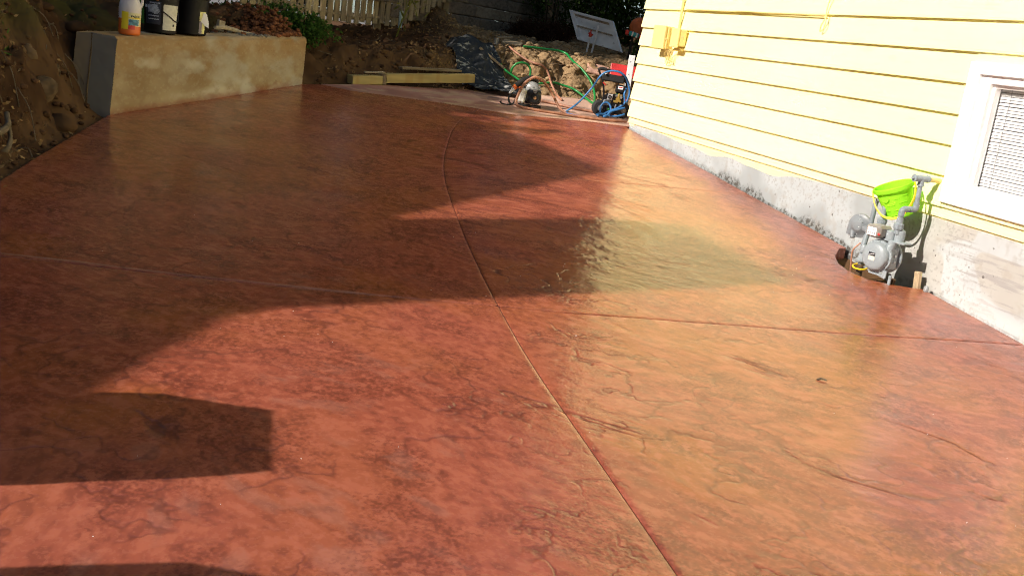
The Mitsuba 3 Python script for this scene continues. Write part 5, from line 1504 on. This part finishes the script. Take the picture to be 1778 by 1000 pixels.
part(vl, "yellow_lock_ring", tube([(-0.288 + 0.050 * math.cos(t), 5.795 + 0.050 * math.sin(t), 0.500 + 0.012 * math.sin(t + 1)) for t in np.linspace(0, 2 * math.pi * 0.96, 24)], 0.006, 7), "mat_yellow")
part(vl, "tracer_wire", tube(curve([(-0.30, 5.83, 0.66), (-0.335, 5.85, 0.60), (-0.33, 5.85, 0.52), (-0.325, 5.84, 0.44)], 6), 0.006, 6), "mat_hose_orange")

# green pail hung on the meter's pipes
tb_ = thing("toy_pail", "lime green toy pail with a yellow handle hung tilted on the gas pipe", "bucket")
TV, TR_ = np.array([0.62, 0.785, 0]), np.array([0.785, -0.62, 0])     # away and to the right, seen from the patio
TC = np.array([-0.105, 5.735, 0.885])
tilt = rot(TV, -24)
tilt2 = rot(TR_, 7)


def K(m):
    mm = m.copy()
    mm.apply_transform(tilt)
    mm.apply_transform(tilt2)
    mm.apply_translation(TC)
    return mm


pf = [(0.0, 0.0), (0.083, 0.0), (0.088, 0.006), (0.096, 0.05), (0.0965, 0.052), (0.106, 0.11), (0.1065, 0.112), (0.118, 0.185), (0.131, 0.187), (0.134, 0.196), (0.134, 0.214), (0.129, 0.220), (0.122, 0.216), (0.118, 0.19), (0.106, 0.11), (0.086, 0.008), (0, 0.008)]
part(tb_, "shell", K(lathe(pf, 48)), "mat_green_bucket", 30)
rdg = []
am = math.degrees(math.atan2(-TV[1], -TV[0]))          # the side that faces the patio
for a, z, w in ((-38, 0.150, 14), (5, 0.140, 20), (38, 0.152, 22), (-20, 0.100, 30), (25, 0.108, 30), (-40, 0.062, 26), (-2, 0.062, 26), (38, 0.066, 30), (-15, 0.028, 30), (25, 0.030, 26)):
    r = 0.0885 + (0.118 - 0.0885) * z / 0.185
    rdg.append(tube([(r * math.cos(math.radians(t)), r * math.sin(math.radians(t)), z) for t in np.linspace(am + a - w / 2, am + a + w / 2, 8)], 0.0042, 6))
part(tb_, "brick_ridges", K(join(*rdg)), "mat_green_bucket", kind="stuff")
az_ = math.radians(am - 32)
ec = np.array([0.1115 * math.cos(az_), 0.1115 * math.sin(az_), 0.150])
part(tb_, "round_emblem", K(mv(lathe([(0, -0.006), (0.026, -0.006), (0.028, 0.0), (0.024, 0.006), (0.017, 0.004), (0, 0.005)], 24, "x"), ec, rz=math.degrees(az_))), "mat_green_bucket")
hd = [TR_ * a - TV * b + np.array([0, 0, c]) for a, b, c in ((-0.138, 0.0, 0.20), (-0.136, 0.06, 0.12), (-0.11, 0.105, 0.055), (-0.06, 0.135, 0.022), (0.0, 0.145, 0.018), (0.06, 0.135, 0.05), (0.11, 0.10, 0.105), (0.135, 0.055, 0.16), (0.138, 0.0, 0.20))]
hc = curve(hd, 6)
part(tb_, "handle", K(join(tube(hc, 0.005, 6), tube(hc + [0, 0, 0.009], 0.005, 6))), "mat_yellow", 40)

single("wood_stake", mv(box((0.028, 0.05, 0.15), 0.003), (-0.028, 5.515, 0.475), rx=-8), "mat_cardboard", "tan wooden stake stub standing between patio edge and foundation, right of the meter", "stake")
single("dark_pebble", mv(rock(0.028, 12, 2, (0.6, 0.8, 1.2)), (-0.022, 5.425, 0.452)), "mat_housing_grey", "small dark stone beside the tan stake stub", "stone")
rng = np.random.default_rng(6)
hr = []
for _ in range(130):
    x, y = rng.uniform(-0.34, -0.01), rng.uniform(5.5, 6.4)
    if not HOLE.contains(shapely.Point(x, y)):
        continue
    r = rng.uniform(0.008, 0.035)
    hr.append(mv(rock(r, int(rng.integers(30)), 1), (x, y, SLOPE * y - 0.14 + r * 0.4)))
single("hole_soil", join(*hr), "mat_clod", "loose soil and crumbs in the cut-out round the gas meter", "soil", kind="stuff", smooth=40)
for (p_, s_, rzz, label) in (((-0.275, 6.10, 0.425), (0.05, 0.03, 0.06), 20, "upright chip of tan concrete at the left end of the meter's cut-out"), ((-0.30, 5.98, 0.415), (0.03, 0.045, 0.07), 50, "second tan concrete chip in the meter's cut-out"),
                             ((-0.18, 5.58, 0.43), (0.03, 0.03, 0.10), 15, "tan concrete chip at the right end of the meter's cut-out")):
    single("concrete_chip", mv(rough_up(subdiv(box(s_, 0.004), 0.02), 0.006, 30), p_, rz=rzz, rx=12), "mat_stone", label, "chip")

# crumbs on the slab
rng = np.random.default_rng(12)
cr = []
for (x, y) in np.column_stack([rng.uniform(-5.2, -0.3, 60), rng.uniform(2.4, 6.5, 60)]):
    r = rng.uniform(0.0012, 0.0028)
    cr.append(mv(rock(r, int(rng.integers(20)), 1), (x, y, float(slab_height(np.array(x), np.array(y))) + r * 0.4)))
single("pale_grit", join(*cr), "mat_white_plate", "tiny pale specks of grit on the red patio", "grit", kind="stuff")
lf = curve([(0, 0, 0), (0.02, 0.004, 0.008), (0.045, -0.004, 0.006)], 5)
lz = float(slab_height(np.array(-1.76), np.array(3.95)))
single("curled_leaf", mv(tube(lf, np.linspace(0.006, 0.003, len(lf)), 7), (-1.78, 3.95, lz + 0.001), rz=-20), "mat_bark", "small dark curled leaf on the yellow-tinted part of the patio", "leaf")
